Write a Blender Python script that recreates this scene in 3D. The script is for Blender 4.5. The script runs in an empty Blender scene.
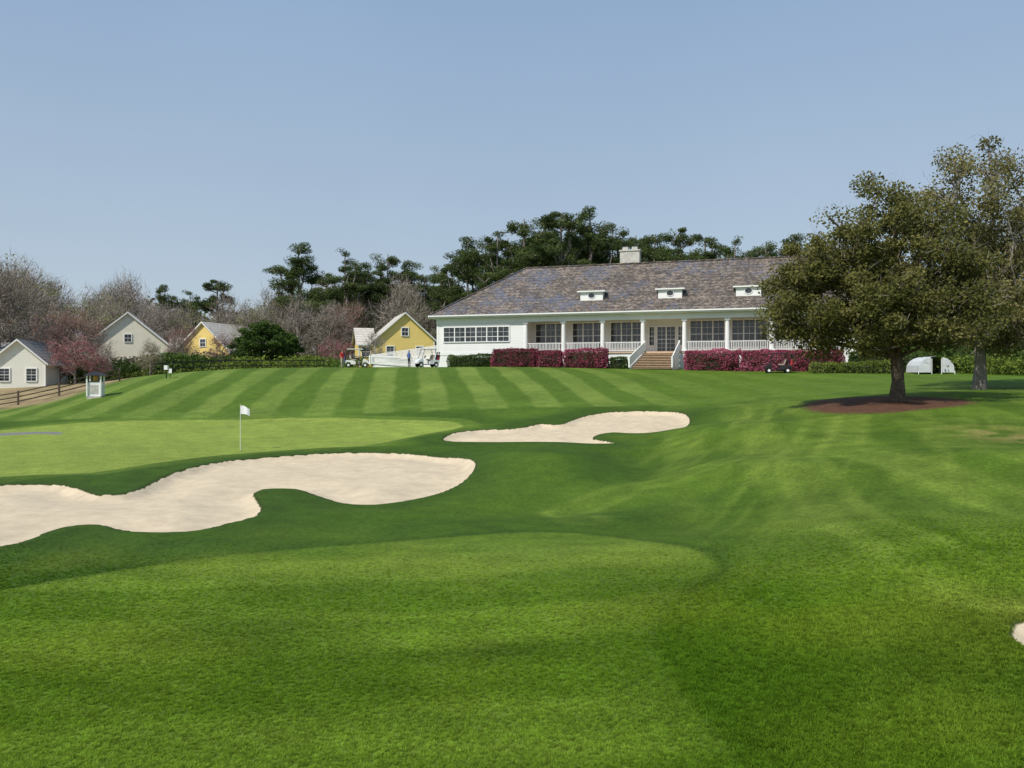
import bpy, numpy as np, math
from mathutils import Vector
RNG=np.random.default_rng(7)
scene=bpy.context.scene
scene.view_settings.view_transform='Standard'; scene.view_settings.look='None'; scene.view_settings.exposure=0
COL=bpy.context.collection
# ------------------------------------------------------------------ materials
def newmat(name):
    m=bpy.data.materials.new(name); m.use_nodes=True
    return m,m.node_tree,m.node_tree.nodes['Principled BSDF']
def N(nt,t,**k):
    n=nt.nodes.new(t)
    for a,b in k.items(): setattr(n,a,b)
    return n
def simple(name,c,rough=.6,var=.15,scale=3.,bump=0.,bscale=20.,metal=0.,spec=.3):
    m,nt,b=newmat(name); L=nt.links
    tc=N(nt,'ShaderNodeTexCoord'); no=N(nt,'ShaderNodeTexNoise'); no.inputs['Scale'].default_value=scale; no.inputs['Detail'].default_value=6
    L.new(tc.outputs['Object'],no.inputs['Vector'])
    mr=N(nt,'ShaderNodeMapRange'); mr.inputs[3].default_value=1-var; mr.inputs[4].default_value=1+var
    mr.inputs[1].default_value=.3; mr.inputs[2].default_value=.7
    L.new(no.outputs['Fac'],mr.inputs[0])
    mx=N(nt,'ShaderNodeVectorMath',operation='SCALE'); mx.inputs[0].default_value=c[:3]; L.new(mr.outputs[0],mx.inputs['Scale'])
    L.new(mx.outputs[0],b.inputs['Base Color'])
    b.inputs['Roughness'].default_value=rough; b.inputs['Metallic'].default_value=metal; b.inputs['Specular IOR Level'].default_value=spec
    if bump:
        n2=N(nt,'ShaderNodeTexNoise'); n2.inputs['Scale'].default_value=bscale; n2.inputs['Detail'].default_value=4
        L.new(tc.outputs['Object'],n2.inputs['Vector'])
        bp=N(nt,'ShaderNodeBump'); bp.inputs['Strength'].default_value=bump; bp.inputs['Distance'].default_value=.05
        L.new(n2.outputs['Fac'],bp.inputs['Height']); L.new(bp.outputs[0],b.inputs['Normal'])
    return m
def siding(name,c,step=.18):
    m,nt,b=newmat(name); L=nt.links
    tc=N(nt,'ShaderNodeTexCoord'); sx=N(nt,'ShaderNodeSeparateXYZ'); L.new(tc.outputs['Object'],sx.inputs[0])
    md=N(nt,'ShaderNodeMath',operation='MULTIPLY'); md.inputs[1].default_value=1/step; L.new(sx.outputs[2],md.inputs[0])
    fr=N(nt,'ShaderNodeMath',operation='FRACT'); L.new(md.outputs[0],fr.inputs[0])
    bp=N(nt,'ShaderNodeBump'); bp.inputs['Strength'].default_value=.5; bp.inputs['Distance'].default_value=.03; bp.invert=True
    L.new(fr.outputs[0],bp.inputs['Height']); L.new(bp.outputs[0],b.inputs['Normal'])
    no=N(nt,'ShaderNodeTexNoise'); no.inputs['Scale'].default_value=.8; no.inputs['Detail'].default_value=6; L.new(tc.outputs['Object'],no.inputs['Vector'])
    mr=N(nt,'ShaderNodeMapRange'); mr.inputs[3].default_value=.88; mr.inputs[4].default_value=1.05; L.new(no.outputs['Fac'],mr.inputs[0])
    mx=N(nt,'ShaderNodeVectorMath',operation='SCALE'); mx.inputs[0].default_value=c; L.new(mr.outputs[0],mx.inputs['Scale'])
    L.new(mx.outputs[0],b.inputs['Base Color']); b.inputs['Roughness'].default_value=.55
    return m
def roofmat(name,c1,c2,c3,blue=None,sc=1.0):
    m,nt,b=newmat(name); L=nt.links
    tc=N(nt,'ShaderNodeTexCoord'); mp=N(nt,'ShaderNodeMapping'); mp.inputs['Scale'].default_value=(4.2*sc,5.5*sc,5.5*sc); L.new(tc.outputs['Object'],mp.inputs[0])
    vo=N(nt,'ShaderNodeTexVoronoi'); vo.inputs['Scale'].default_value=1.; L.new(mp.outputs[0],vo.inputs['Vector'])
    n1=N(nt,'ShaderNodeTexNoise'); n1.inputs['Scale'].default_value=.45; n1.inputs['Detail'].default_value=9; n1.inputs['Roughness'].default_value=.78; L.new(tc.outputs['Object'],n1.inputs['Vector'])
    sp=N(nt,'ShaderNodeSeparateColor'); L.new(vo.outputs['Color'],sp.inputs[0])
    ad=N(nt,'ShaderNodeMath',operation='MULTIPLY_ADD'); ad.inputs[1].default_value=.5; L.new(sp.outputs[0],ad.inputs[0]); L.new(n1.outputs['Fac'],ad.inputs[2])
    cr=N(nt,'ShaderNodeValToRGB'); e=cr.color_ramp.elements
    e[0].position=.42; e[0].color=(*c1,1); e[1].position=1.0; e[1].color=(*c3,1); k=cr.color_ramp.elements.new(.74); k.color=(*c2,1)
    L.new(ad.outputs[0],cr.inputs[0]); colr=cr.outputs[0]
    sx=N(nt,'ShaderNodeSeparateXYZ'); L.new(tc.outputs['Object'],sx.inputs[0])
    if blue:
        n3=N(nt,'ShaderNodeTexNoise'); n3.inputs['Scale'].default_value=.30; n3.inputs['Detail'].default_value=7; n3.inputs['Roughness'].default_value=.7; L.new(tc.outputs['Object'],n3.inputs['Vector'])
        a3=N(nt,'ShaderNodeMath',operation='MULTIPLY_ADD'); a3.inputs[1].default_value=.25; L.new(sp.outputs[2],a3.inputs[0]); L.new(n3.outputs['Fac'],a3.inputs[2])
        gx=N(nt,'ShaderNodeMapRange'); gx.inputs[1].default_value=2; gx.inputs[2].default_value=26; gx.inputs[3].default_value=.06; gx.inputs[4].default_value=-.05; L.new(sx.outputs[0],gx.inputs[0])
        a4=N(nt,'ShaderNodeMath',operation='ADD'); L.new(a3.outputs[0],a4.inputs[0]); L.new(gx.outputs[0],a4.inputs[1])
        m3=N(nt,'ShaderNodeMapRange'); m3.inputs[1].default_value=.66; m3.inputs[2].default_value=.76; m3.inputs[4].default_value=.8; L.new(a4.outputs[0],m3.inputs[0])
        mc=N(nt,'ShaderNodeMix',data_type='RGBA'); L.new(m3.outputs[0],mc.inputs[0]); L.new(colr,mc.inputs[6]); mc.inputs[7].default_value=(*blue,1); colr=mc.outputs[2]
    mu=N(nt,'ShaderNodeMath',operation='MULTIPLY'); mu.inputs[1].default_value=2.6; L.new(sx.outputs[2],mu.inputs[0])
    fr=N(nt,'ShaderNodeMath',operation='FRACT'); L.new(mu.outputs[0],fr.inputs[0])
    mr=N(nt,'ShaderNodeMapRange'); mr.inputs[1].default_value=0;mr.inputs[2].default_value=.35; mr.inputs[3].default_value=.6; mr.inputs[4].default_value=1; L.new(fr.outputs[0],mr.inputs[0])
    mx=N(nt,'ShaderNodeVectorMath',operation='SCALE'); L.new(colr,mx.inputs[0]); L.new(mr.outputs[0],mx.inputs['Scale'])
    L.new(mx.outputs[0],b.inputs['Base Color']); b.inputs['Roughness'].default_value=.8
    bp=N(nt,'ShaderNodeBump'); bp.inputs['Strength'].default_value=.6; bp.inputs['Distance'].default_value=.06; L.new(sp.outputs[1],bp.inputs['Height']); L.new(bp.outputs[0],b.inputs['Normal'])
    return m
def leafmat(name,ca,cb,cc=None,trans=.3):
    m=bpy.data.materials.new(name); m.use_nodes=True; nt=m.node_tree; nt.nodes.clear(); L=nt.links
    at=N(nt,'ShaderNodeAttribute'); at.attribute_name='tone'
    cr=N(nt,'ShaderNodeValToRGB'); e=cr.color_ramp.elements; e[0].color=(*ca,1); e[1].color=(*(cc or cb),1)
    if cc: k=e.new(.55); k.color=(*cb,1)
    L.new(at.outputs['Fac'],cr.inputs[0])
    d=N(nt,'ShaderNodeBsdfDiffuse'); t=N(nt,'ShaderNodeBsdfTranslucent'); mx=N(nt,'ShaderNodeMixShader'); mx.inputs[0].default_value=trans
    L.new(cr.outputs[0],d.inputs[0]); L.new(cr.outputs[0],t.inputs[0]); L.new(d.outputs[0],mx.inputs[1]); L.new(t.outputs[0],mx.inputs[2])
    o=N(nt,'ShaderNodeOutputMaterial'); L.new(mx.outputs[0],o.inputs[0]); return m
def glassmat(name,c=(.02,.03,.04)):
    m,nt,b=newmat(name); b.inputs['Base Color'].default_value=(*c,1); b.inputs['Roughness'].default_value=.06; b.inputs['Specular IOR Level'].default_value=.8
    no=N(nt,'ShaderNodeTexNoise'); no.inputs['Scale'].default_value=.7
    tc=N(nt,'ShaderNodeTexCoord'); nt.links.new(tc.outputs['Object'],no.inputs['Vector'])
    cr=N(nt,'ShaderNodeValToRGB'); cr.color_ramp.elements[0].color=(.01,.014,.018,1); cr.color_ramp.elements[1].color=(.09,.10,.11,1)
    cr.color_ramp.elements[0].position=.4
    nt.links.new(no.outputs['Fac'],cr.inputs[0]); nt.links.new(cr.outputs[0],b.inputs['Base Color']); return m
M_white=simple('white_paint',(.8,.8,.78),.45,.04,.7)
M_siding=siding('white_siding',(.78,.78,.76))
M_roof=roofmat('shake_roof',(.045,.040,.040),(.100,.078,.062),(.25,.20,.16),(.105,.12,.17))
M_glass=glassmat('window_glass')
M_dark=simple('dark_metal',(.02,.02,.022),.5,.1)
M_wood=simple('tan_wood',(.55,.40,.27),.7,.2,4)
M_brick=simple('brick',(.28,.16,.11),.8,.25,6,.3)
M_stone=simple('chimney_stone',(.5,.48,.44),.8,.2,3,.3)
M_bark=simple('bark',(.10,.075,.055),.9,.4,5,.6,12)
M_barkg=simple('grey_bark',(.22,.19,.165),.9,.3,5,.4,12)
M_tyre=simple('tyre',(.02,.02,.02),.8,.1)
M_cloth=simple('flag_cloth',(.8,.8,.8),.8,.05)
# ------------------------------------------------------------------ mesh helper
class MB:
    def __init__(s): s.v=[]; s.f=[]; s.m=[]; s.mats=[]
    def mi(s,m):
        if m not in s.mats: s.mats.append(m)
        return s.mats.index(m)
    def poly(s,pts,m):
        b=len(s.v); s.v+=[tuple(p) for p in pts]; s.f.append(tuple(range(b,b+len(pts)))); s.m.append(s.mi(m))
    def box(s,x0,x1,y0,y1,z0,z1,m):
        b=len(s.v); s.v+=[(x,y,z) for z in (z0,z1) for x,y in ((x0,y0),(x1,y0),(x1,y1),(x0,y1))]
        for f in ((3,2,1,0),(4,5,6,7),(0,1,5,4),(1,2,6,5),(2,3,7,6),(3,0,4,7)): s.f.append(tuple(b+i for i in f)); s.m.append(s.mi(m))
    def beam(s,p,q,w,hh,m):
        p=Vector(p);q=Vector(q);d=(q-p).normalized(); up=Vector((0,0,1)) if abs(d.z)<.95 else Vector((1,0,0))
        a=d.cross(up).normalized()*w/2; c=a.cross(d).normalized()*hh/2
        b=len(s.v); s.v+=[tuple(r+i*a+j*c) for r in (p,q) for i,j in ((-1,-1),(1,-1),(1,1),(-1,1))]
        for f in ((3,2,1,0),(4,5,6,7),(0,1,5,4),(1,2,6,5),(2,3,7,6),(3,0,4,7)): s.f.append(tuple(b+i for i in f)); s.m.append(s.mi(m))
    def cyl(s,p,q,r0,r1,m,n=12,caps=True):
        p=Vector(p);q=Vector(q);d=(q-p).normalized(); up=Vector((0,0,1)) if abs(d.z)<.9 else Vector((1,0,0))
        a=d.cross(up).normalized(); c=a.cross(d).normalized(); b=len(s.v)
        for r,o in ((r0,p),(r1,q)):
            for i in range(n):
                t=2*math.pi*i/n; s.v.append(tuple(o+a*math.cos(t)*r+c*math.sin(t)*r))
        k=s.mi(m)
        for i in range(n):
            j=(i+1)%n; s.f.append((b+i,b+j,b+n+j,b+n+i)); s.m.append(k)
        if caps:
            s.f.append(tuple(b+i for i in range(n))[::-1]); s.m.append(k); s.f.append(tuple(b+n+i for i in range(n))); s.m.append(k)
    def obj(s,name,parent=None,bevel=0,smooth=False):
        me=bpy.data.meshes.new(name); me.from_pydata(s.v,[],s.f)
        for m in s.mats: me.materials.append(m)
        me.polygons.foreach_set('material_index',s.m)
        if smooth: me.polygons.foreach_set('use_smooth',[True]*len(s.f))
        me.update()
        o=bpy.data.objects.new(name,me); COL.objects.link(o)
        if parent: o.parent=parent
        if bevel:
            md=o.modifiers.new('b','BEVEL'); md.width=bevel; md.segments=2; md.limit_method='ANGLE'
        return o
def empty(name,loc,rz=0,sc=1):
    e=bpy.data.objects.new(name,None); e.location=loc; e.rotation_euler=(0,0,rz); e.scale=(sc,)*3; e.empty_display_size=.2; COL.objects.link(e); return e
# ------------------------------------------------------------------ terrain height (spot heights estimated from image coordinates and assumed depths, metres)
CP=np.array([(0,-20,1),(0,0,.3),(0,6,.1),(0,10,0),(0,16,-.1),(0,22,-.2),(0,30,-.1),(0,38,.2),(0,46,.9),(0,55,1.9),(0,65,3.1),(0,72,3.95),(0,80,4.3),(0,120,4.3),(0,150,4),
(-12.7,36,0),(-20,30,0),(-31,47,.1),(-42,64,.6),(-53,80,1.7),(-60,95,2.1),(-25.8,52,.6),(-28.8,58,1.6),(-32.7,66,2.6),(-37,75,3.2),
(-19,52,.6),(-22,60,1.9),(-24.9,68,3.2),(-27.5,75,4.0),(-8.6,50,.7),(-9.9,58,2.0),(-12.3,72,4.0),(-12,85,4.3),(-28,90,3.8),(-60,115,2.3),(-100,130,2),
(10.3,42,.8),(5.4,22,0),(3.5,14.5,0),(13.4,55,2.1),(17.6,72,3.7),(18,85,4.3),(35,80,4.2),(16.7,38,2.3),(14,32,1.6),(11,25,1.06),(7.9,18,.6),(4.8,11,.3),(28.5,65,3.4),
(16.2,25,1.4),(23.3,36,2.4),(10.3,16,.9),(5.5,8.5,.6),(39,60,3.3),(60,80,3.4),(100,100,3.4),(-80,60,.3),(-50,30,0),(50,20,2.0),(-10.2,15.4,0),(-5,8,0),(-14,22,-.1),(-30,10,0),(40,-20,2),(-40,-20,.5),(80,150,3),(-90,170,2)],float)
def K(r2): return 0.5*r2*np.log(r2+1e-9)
P=CP[:,:2]; nP=len(CP)
d2=((P[:,None]-P[None])**2).sum(-1)
A=np.zeros((nP+3,nP+3)); A[:nP,:nP]=K(d2)+np.eye(nP)*8; A[:nP,nP]=1;A[:nP,nP+1:]=P;A[nP:,:nP]=A[:nP,nP:].T
TW=np.linalg.solve(A,np.r_[CP[:,2],0,0,0])
def ss(a,b,x): t=np.clip((x-a)/(b-a),0,1); return t*t*(3-2*t)
_lat=np.random.default_rng(3).random((256,256))
def vn(x,y,sc,seed=0):
    x=np.asarray(x)/sc+seed*17.3+1000; y=np.asarray(y)/sc+seed*9.1+1000
    i=np.floor(x).astype(int); j=np.floor(y).astype(int); fx=x-i; fy=y-j; fx=fx*fx*(3-2*fx); fy=fy*fy*(3-2*fy)
    g=lambda a,b:_lat[a%256,b%256]
    return (g(i,j)*(1-fx)+g(i+1,j)*fx)*(1-fy)+(g(i,j+1)*(1-fx)+g(i+1,j+1)*fx)*fy
BUMPS=[(1.2,30,2.6,4.0,.2,.34),(5.2,30,1.6,5,-.25,-.26),(9.5,33,2.4,4,.3,.38),(4.6,18.5,2.4,1.6,.4,-.18),(8.2,22.5,1.6,4.0,.35,.28),(12.6,20,1.8,4.0,.4,.30),(-2.8,39.5,2.6,1.6,.6,.16),(10.2,15.5,1.5,2.8,.4,-.16),(6.6,14,1.3,2.2,.3,.14),(1.5,21.5,3,1.4,.1,-.12),(13,44,3,3,0,.3)]
def hbase(x,y):
    x=np.atleast_1d(np.asarray(x,float)); y=np.atleast_1d(np.asarray(y,float)); out=np.empty(len(x))
    for s in range(0,len(x),20000):
        q=np.stack([np.clip(x[s:s+20000],-150,150),np.clip(y[s:s+20000],-40,200)],-1)
        out[s:s+20000]=K(((q[:,None]-P[None])**2).sum(-1))@TW[:nP]+TW[nP]+q@TW[nP+1:]
    r=np.hypot(x,y-30); w=ss(90,150,r)
    out=out*(1-w)+2.6*w
    out+=(vn(x,y,6,1)-.5)*.10*ss(3,8,np.abs(y))*(1-w)
    for cx,cy,rx,ry,a,h in BUMPS:
        out+=1.5*h*np.exp(-((((x-cx)*math.cos(a)+(y-cy)*math.sin(a))/rx)**2+((-(x-cx)*math.sin(a)+(y-cy)*math.cos(a))/ry)**2))
    return out
def catmull(pts,n=6):
    p=np.array(pts,float); o=[]
    for i in range(len(p)):
        a,b,c,d=p[i-1],p[i],p[(i+1)%len(p)],p[(i+2)%len(p)]
        for t in np.arange(n)/n: o.append(.5*((2*b)+(-a+c)*t+(2*a-5*b+4*c-d)*t*t+(-a+3*b-3*c+d)*t**3))
    return np.array(o)
SH={
'b1':[(-16.3,24.5),(-15.6,24.8),(-14.5,24.7),(-13.5,24.0),(-12.5,23.0),(-11.8,23.0),(-11.6,23.9),(-11.9,25.7),(-12.1,27.3),(-12.1,29.2),(-11.5,31.4),(-9.9,33.0),(-7.7,34.3),(-5.0,34.3),(-3.1,32.9),(-1.9,31.3),(-1.4,29.3),(-1.5,27.1),(-1.9,25.2),(-2.5,23.6),(-3.3,22.4),(-4.0,21.8),(-4.8,22.0),(-5.8,23.2),(-6.7,24.4),(-7.4,24.6),(-7.9,24.3),(-7.9,23.5),(-7.2,21.8),(-6.7,20.5),(-6.6,19.4),(-6.9,18.4),(-7.2,17.6),(-7.9,17.3),(-8.7,17.4),(-9.6,18.0),(-10.1,17.9),(-10.3,17.3),(-10.2,16.4),(-10.2,15.7),(-10.6,15.3),(-11.6,15.3),(-14,17),(-17,21.1),(-17.4,23.8)],
'b2':[(-3.4,38.2),(-2.7,40.2),(-1.7,41.4),(-.1,41.8),(.9,42.6),(1.7,43.6),(2.4,43.0),(2.9,43.3),(3.5,44.6),(4.4,46.2),(5.8,47.6),(8.0,48.1),(9.7,47.1),(10.1,44.8),(9.6,41.7),(8.4,38.6),(7.2,37.6),(6.1,38.2),(5.2,39.3),(4.3,38.6),(3.9,37.1),(4.4,35.7),(4.6,34.9),(3.6,35.1),(2.3,36.5),(.4,37.4),(-1.6,37.7),(-2.8,37.7)],
'b3':[(5.55,8.5),(5.8,8.9),(6.1,9.0),(6.6,8.9),(6.8,8.4),(6.1,7.9),(5.7,7.8),(5.5,8.1)],
'green':[(-33.6,43.7),(-31.5,47.4),(-28.1,50),(-20.8,51.2),(-12,50.7),(-5.1,47.5),(-3,45),(-3.1,42.4),(-4.8,40.3),(-6.6,38.3),(-8.5,36.1),(-11.5,34.6),(-12.9,32.6),(-13.9,30.2),(-15.3,27.8),(-16.9,26.3),(-18.6,25),(-26,28),(-32,36)],
'fw':[(-14,10),(-9.1,12.2),(-8.4,12.6),(-7.8,13.3),(-6.8,14.4),(-5.3,15.6),(-3.5,16.5),(-1.4,17.4),(.4,17.9),(2.0,17.5),(3.1,16.3),(3.7,15),(3.7,13.9),(3.3,13.1),(2.7,12.2),(2.0,10.5),(1.8,8.5),(2,6),(2,2),(-14,2)],
'straw':[(15.0,39.6),(17.6,42.6),(18.9,40.7),(20.3,37.8),(21,35.6),(20,33.6),(17.7,32.8),(15.6,33),(14.2,35.4)],
'path':[(-26.5,44.8),(-28.4,45.2),(-34,42.0),(-46,34),(-70,22),(-71,24),(-47,36.5),(-35,44.0),(-29.5,46.3),(-27,46)]}
SHC={k:catmull(v) for k,v in SH.items()}
def sdf(x,y,poly,pad=3):
    out=np.full(len(x),10.); lo=poly.min(0)-pad; hi=poly.max(0)+pad
    k=np.where((x>lo[0])&(x<hi[0])&(y>lo[1])&(y<hi[1]))[0]
    a=poly; b=np.roll(poly,-1,0); e=b-a; ee=(e**2).sum(1)+1e-12
    for s in range(0,len(k),8000):
        kk=k[s:s+8000]; px=x[kk][:,None]; py=y[kk][:,None]
        t=np.clip(((px-a[:,0])*e[:,0]+(py-a[:,1])*e[:,1])/ee,0,1)
        dd=np.sqrt(((px-a[:,0]-t*e[:,0])**2+(py-a[:,1]-t*e[:,1])**2).min(1))
        c=((a[:,1]>py)!=(b[:,1]>py))&(px<(b[:,0]-a[:,0])*(py-a[:,1])/(b[:,1]-a[:,1]+1e-12)+a[:,0])
        out[kk]=np.where(c.sum(1)%2==1,-dd,dd)
    return out
def fields(x,y):
    f={k:sdf(x,y,SHC[k]) for k in SHC}
    f['bk']=np.minimum(np.minimum(f['b1'],f['b2']),f['b3'])
    return f
def height(x,y,f=None):
    x=np.atleast_1d(np.asarray(x,float)); y=np.atleast_1d(np.asarray(y,float))
    if f is None: f=fields(x,y)
    z=hbase(x,y); b=f['bk']
    z+=.07*np.exp(-((b-.15)/.40)**2)*(b>-.02)
    z-=.12*ss(0,.40,-b)
    z+=.13*ss(.6,2.2,-b)*1.0
    z-=.05*ss(0,.5,-b)*(vn(x,y,1.2,5)-.5)*2
    z+=.12*np.exp(-((b-1.5)/1.0)**2)*ss(15,22,y)
    return z
def hz(x,y): return float(height([x],[y])[0])
def gcol(x,y,f):
    n1=vn(x,y,2.2,2); n2=vn(x,y,.7,3); n3=vn(x,y,9,4); n4=vn(x,y,4.5,6); n5=vn(x,y,.28,7)
    A3=lambda c:np.array(c)[None,:]*np.ones((len(x),1))
    def mix(a,b,t): return a*(1-t[:,None])+b*t[:,None]
    rough=A3((.046,.102,.0075)); mid=A3((.080,.148,.012)); fwc=A3((.095,.175,.014)); lite=A3((.175,.255,.040)); dark=A3((.046,.098,.008))
    c=rough
    bank=ss(2.5,6,x-.05*(y-10))*(1-ss(46,52,y))
    c=mix(c,mid,bank*.75)
    cw=(x-.22*y+1.3*n3+.5*n4)/1.55
    w=ss(-.35,.35,np.sin(cw*math.pi))
    c=mix(c,lite,bank*w*.32)
    cw2=(.75*x+.65*y+2.0*n3)/2.3
    c=mix(c,rough,bank*ss(.2,.8,np.sin(cw2*math.pi))*.40)
    us=.45*x+.9*y+1.5*n3; ps=.9*x-.45*y+1.2*n3
    sk1=vn(ps*1.0,us/14.,.30,11); sk2=vn(ps/9.,us,.35,12)
    c=mix(c,lite,bank*ss(.62,.95,sk1)*.34); c=mix(c,rough,bank*ss(.6,.9,sk2)*.34)
    fg=(1-ss(16,19,y))*ss(1.0,3,x)
    c=mix(c,fwc,fg*.45*n4)
    pt=ss(.45,.75,n4*.6+n1*.4)*ss(19,22,y)*(1-ss(48,52,y)); c=mix(c,mid,pt*.7)
    fm=1-ss(-.12,.12,f['fw'])
    cf=(y*.95-.18*x+1.6*n3+.5*n1)/1.9
    wf=ss(-.4,.4,np.sin(cf*math.pi+.6))
    fc=mix(fwc,lite,.08+wf*.32); fc=mix(fc,dark,(1-wf)*.24)
    fs=vn((y+.15*x)*1.,(x)/12.,.32,13); fc=mix(fc,lite,ss(.6,.95,fs)*.25); fc=mix(fc,dark,ss(.6,.95,1-fs)*.25)
    fade=1-ss(.5,3.,x)*(1-ss(12.5,14,y))
    c=mix(c,fc,fm*fade)
    ring=np.exp(-((f['fw']-.12)/.16)**2)*ss(10.5,13,y)
    c=mix(c,A3((.032,.075,.007)),ring*.6)
    sp=np.exp(-(((x+.1)/.9)**2+((y-9.8)/.35)**2)); c=mix(c,A3((.02,.055,.008)),sp*.5)
    d1=np.exp(-(((x+3.6)/1.5)**2+((y-10.4)/.9)**2)**2); c=mix(c,dark,d1*.5)
    yl=y+.1*np.maximum(x+8,0)
    lawn=ss(51.0,52.2,yl)*(1-ss(78,86,y))
    sc=(x+.12*y-.0016*np.maximum(x+5,0)**2+.9*(n3-.5)+.3*(n1-.5))/1.95
    st=ss(-.35,.35,np.sin(sc*math.pi+.4))
    stc=mix(A3((.072,.136,.013)),A3((.160,.236,.046)),st*(.40+.5*n4))
    weak=1-.80*ss(4,16,x)
    c=mix(c,mix(mid,stc,weak),lawn)
    band=np.exp(-((yl-53.2)/.7)**2); c=mix(c,A3((.10,.175,.025)),band*.6)
    gm=1-ss(-.1,.1,f['green']); col=(1-ss(.9,1.2,f['green']))
    c=mix(c,A3((.11,.185,.025)),col*.7)
    gs=ss(-.3,.3,np.sin((x*.8+y*.5)*math.pi/1.1))
    gc=A3((.212,.290,.055))*(0.97+.05*gs[:,None]); c=mix(c,gc,gm)
    rb=np.exp(-(np.maximum(f['bk'],0)/1.5)**2)*(1-gm); c=mix(c,A3((.034,.078,.007)),rb*.75)  # dark rough round the bunkers, with shade of the raised lips painted in
    c=mix(c,mid,ss(84,90,y))
    br=ss(-36,-39,x+.0*y)*ss(62,65,y+.35*(x+40)); br=np.maximum(br,ss(-30,-33,x+(y-84)*.5)*ss(80,84,y))
    c=mix(c,A3((.27,.215,.13))*(.7+.6*n2[:,None]),br)
    dry=np.exp(-(((x-16.6)/1.1)**2+((y-25.6)/2.6)**2)); c=mix(c,A3((.30,.25,.10)),dry*.75*ss(.25,.6,n2+.2*n1))
    dr2=np.exp(-(((x-6.2)/.6)**2+((y-9.8)/1.1)**2)); c=mix(c,A3((.28,.26,.09)),dr2*.5*n2)
    fy=ss(.45,.9,vn(x,y,1.6,8))*(1-ss(14,20,y)); c=mix(c,A3((.19,.24,.03)),fy*.25)
    for pl,wd,am in (([(13.4,33),(11.5,29),(9.2,25),(8.3,22),(7.4,18),(6.8,15),(6.6,10)],.45,.40),([(14.6,33),(12.6,29),(10.6,25),(10.4,20),(10.6,15)],.35,.36),([(9.5,29),(8,26),(4,24.5),(1.5,21.5),(1.8,19.5)],.35,.3),([(14.2,44),(12,38),(10.6,34),(8.5,29)],.4,.3),([(17,30),(14,25),(12.8,20),(13,16)],.3,.25)):
        pl=np.array(pl,float); a=pl[:-1]; e=pl[1:]-a
        dm=np.full(len(x),9.)
        for i in range(len(a)):
            t=np.clip(((x-a[i,0])*e[i,0]+(y-a[i,1])*e[i,1])/(e[i]**2).sum(),0,1)
            dm=np.minimum(dm,np.hypot(x-a[i,0]-t*e[i,0],y-a[i,1]-t*e[i,1]))
        c=mix(c,lite,np.minimum(1,(np.exp(-((dm-.55)/.2)**2)+.5*np.exp(-(dm/(wd*1.6))**2)))*am*1.35*(.35+.9*n2))
    c=c*(.74+.46*(.3*n1+.25*n2+.2*n4+.25*n5))[:,None]*np.array([[1.07,1.02,.9]])
    return c
def grow(a,lim,step,r):
    o=[a]
    while abs(o[-1])<abs(lim):
        o.append(o[-1]+step); step*=r
    return o[1:]
xs=np.r_[np.array(grow(-22,-46,-.26,1.0))[::-1],np.arange(-22,20.01,.125),grow(20.01,46,.26,1.0)]
xs=np.r_[np.array(grow(xs[0],-2500,-.5,1.16))[::-1],xs,grow(xs[-1],2500,.5,1.16)]
ys=np.r_[np.arange(4,50,.125),np.arange(50,90,.35)]
ys=np.r_[np.array(grow(3.99,-400,-.4,1.25))[::-1]*1.0,ys,grow(90,3000,.6,1.13)]
ys=np.sort(ys); xs=np.sort(xs)
X,Y=np.meshgrid(xs,ys); fx=X.ravel(); fyy=Y.ravel()
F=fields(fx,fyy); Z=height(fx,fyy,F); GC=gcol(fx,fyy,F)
me=bpy.data.meshes.new('ground'); nx,ny=len(xs),len(ys)
me.vertices.add(nx*ny); me.vertices.foreach_set('co',np.stack([fx,fyy,Z],-1).ravel())
i=np.arange(nx-1)[None,:]+nx*np.arange(ny-1)[:,None]; q=np.stack([i,i+1,i+nx+1,i+nx],-1).reshape(-1,4)
me.loops.add(q.size); me.loops.foreach_set('vertex_index',q.ravel().astype(np.int32))
me.polygons.add(len(q)); me.polygons.foreach_set('loop_start',np.arange(0,q.size,4,dtype=np.int32)); me.polygons.foreach_set('use_smooth',[True]*len(q))
me.update(); me.validate()
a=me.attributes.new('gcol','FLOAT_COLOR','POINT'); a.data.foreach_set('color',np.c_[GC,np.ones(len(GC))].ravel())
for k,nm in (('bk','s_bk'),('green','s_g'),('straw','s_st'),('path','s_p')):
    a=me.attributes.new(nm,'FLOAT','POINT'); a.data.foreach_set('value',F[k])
ground=bpy.data.objects.new('ground',me); COL.objects.link(ground)
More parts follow.
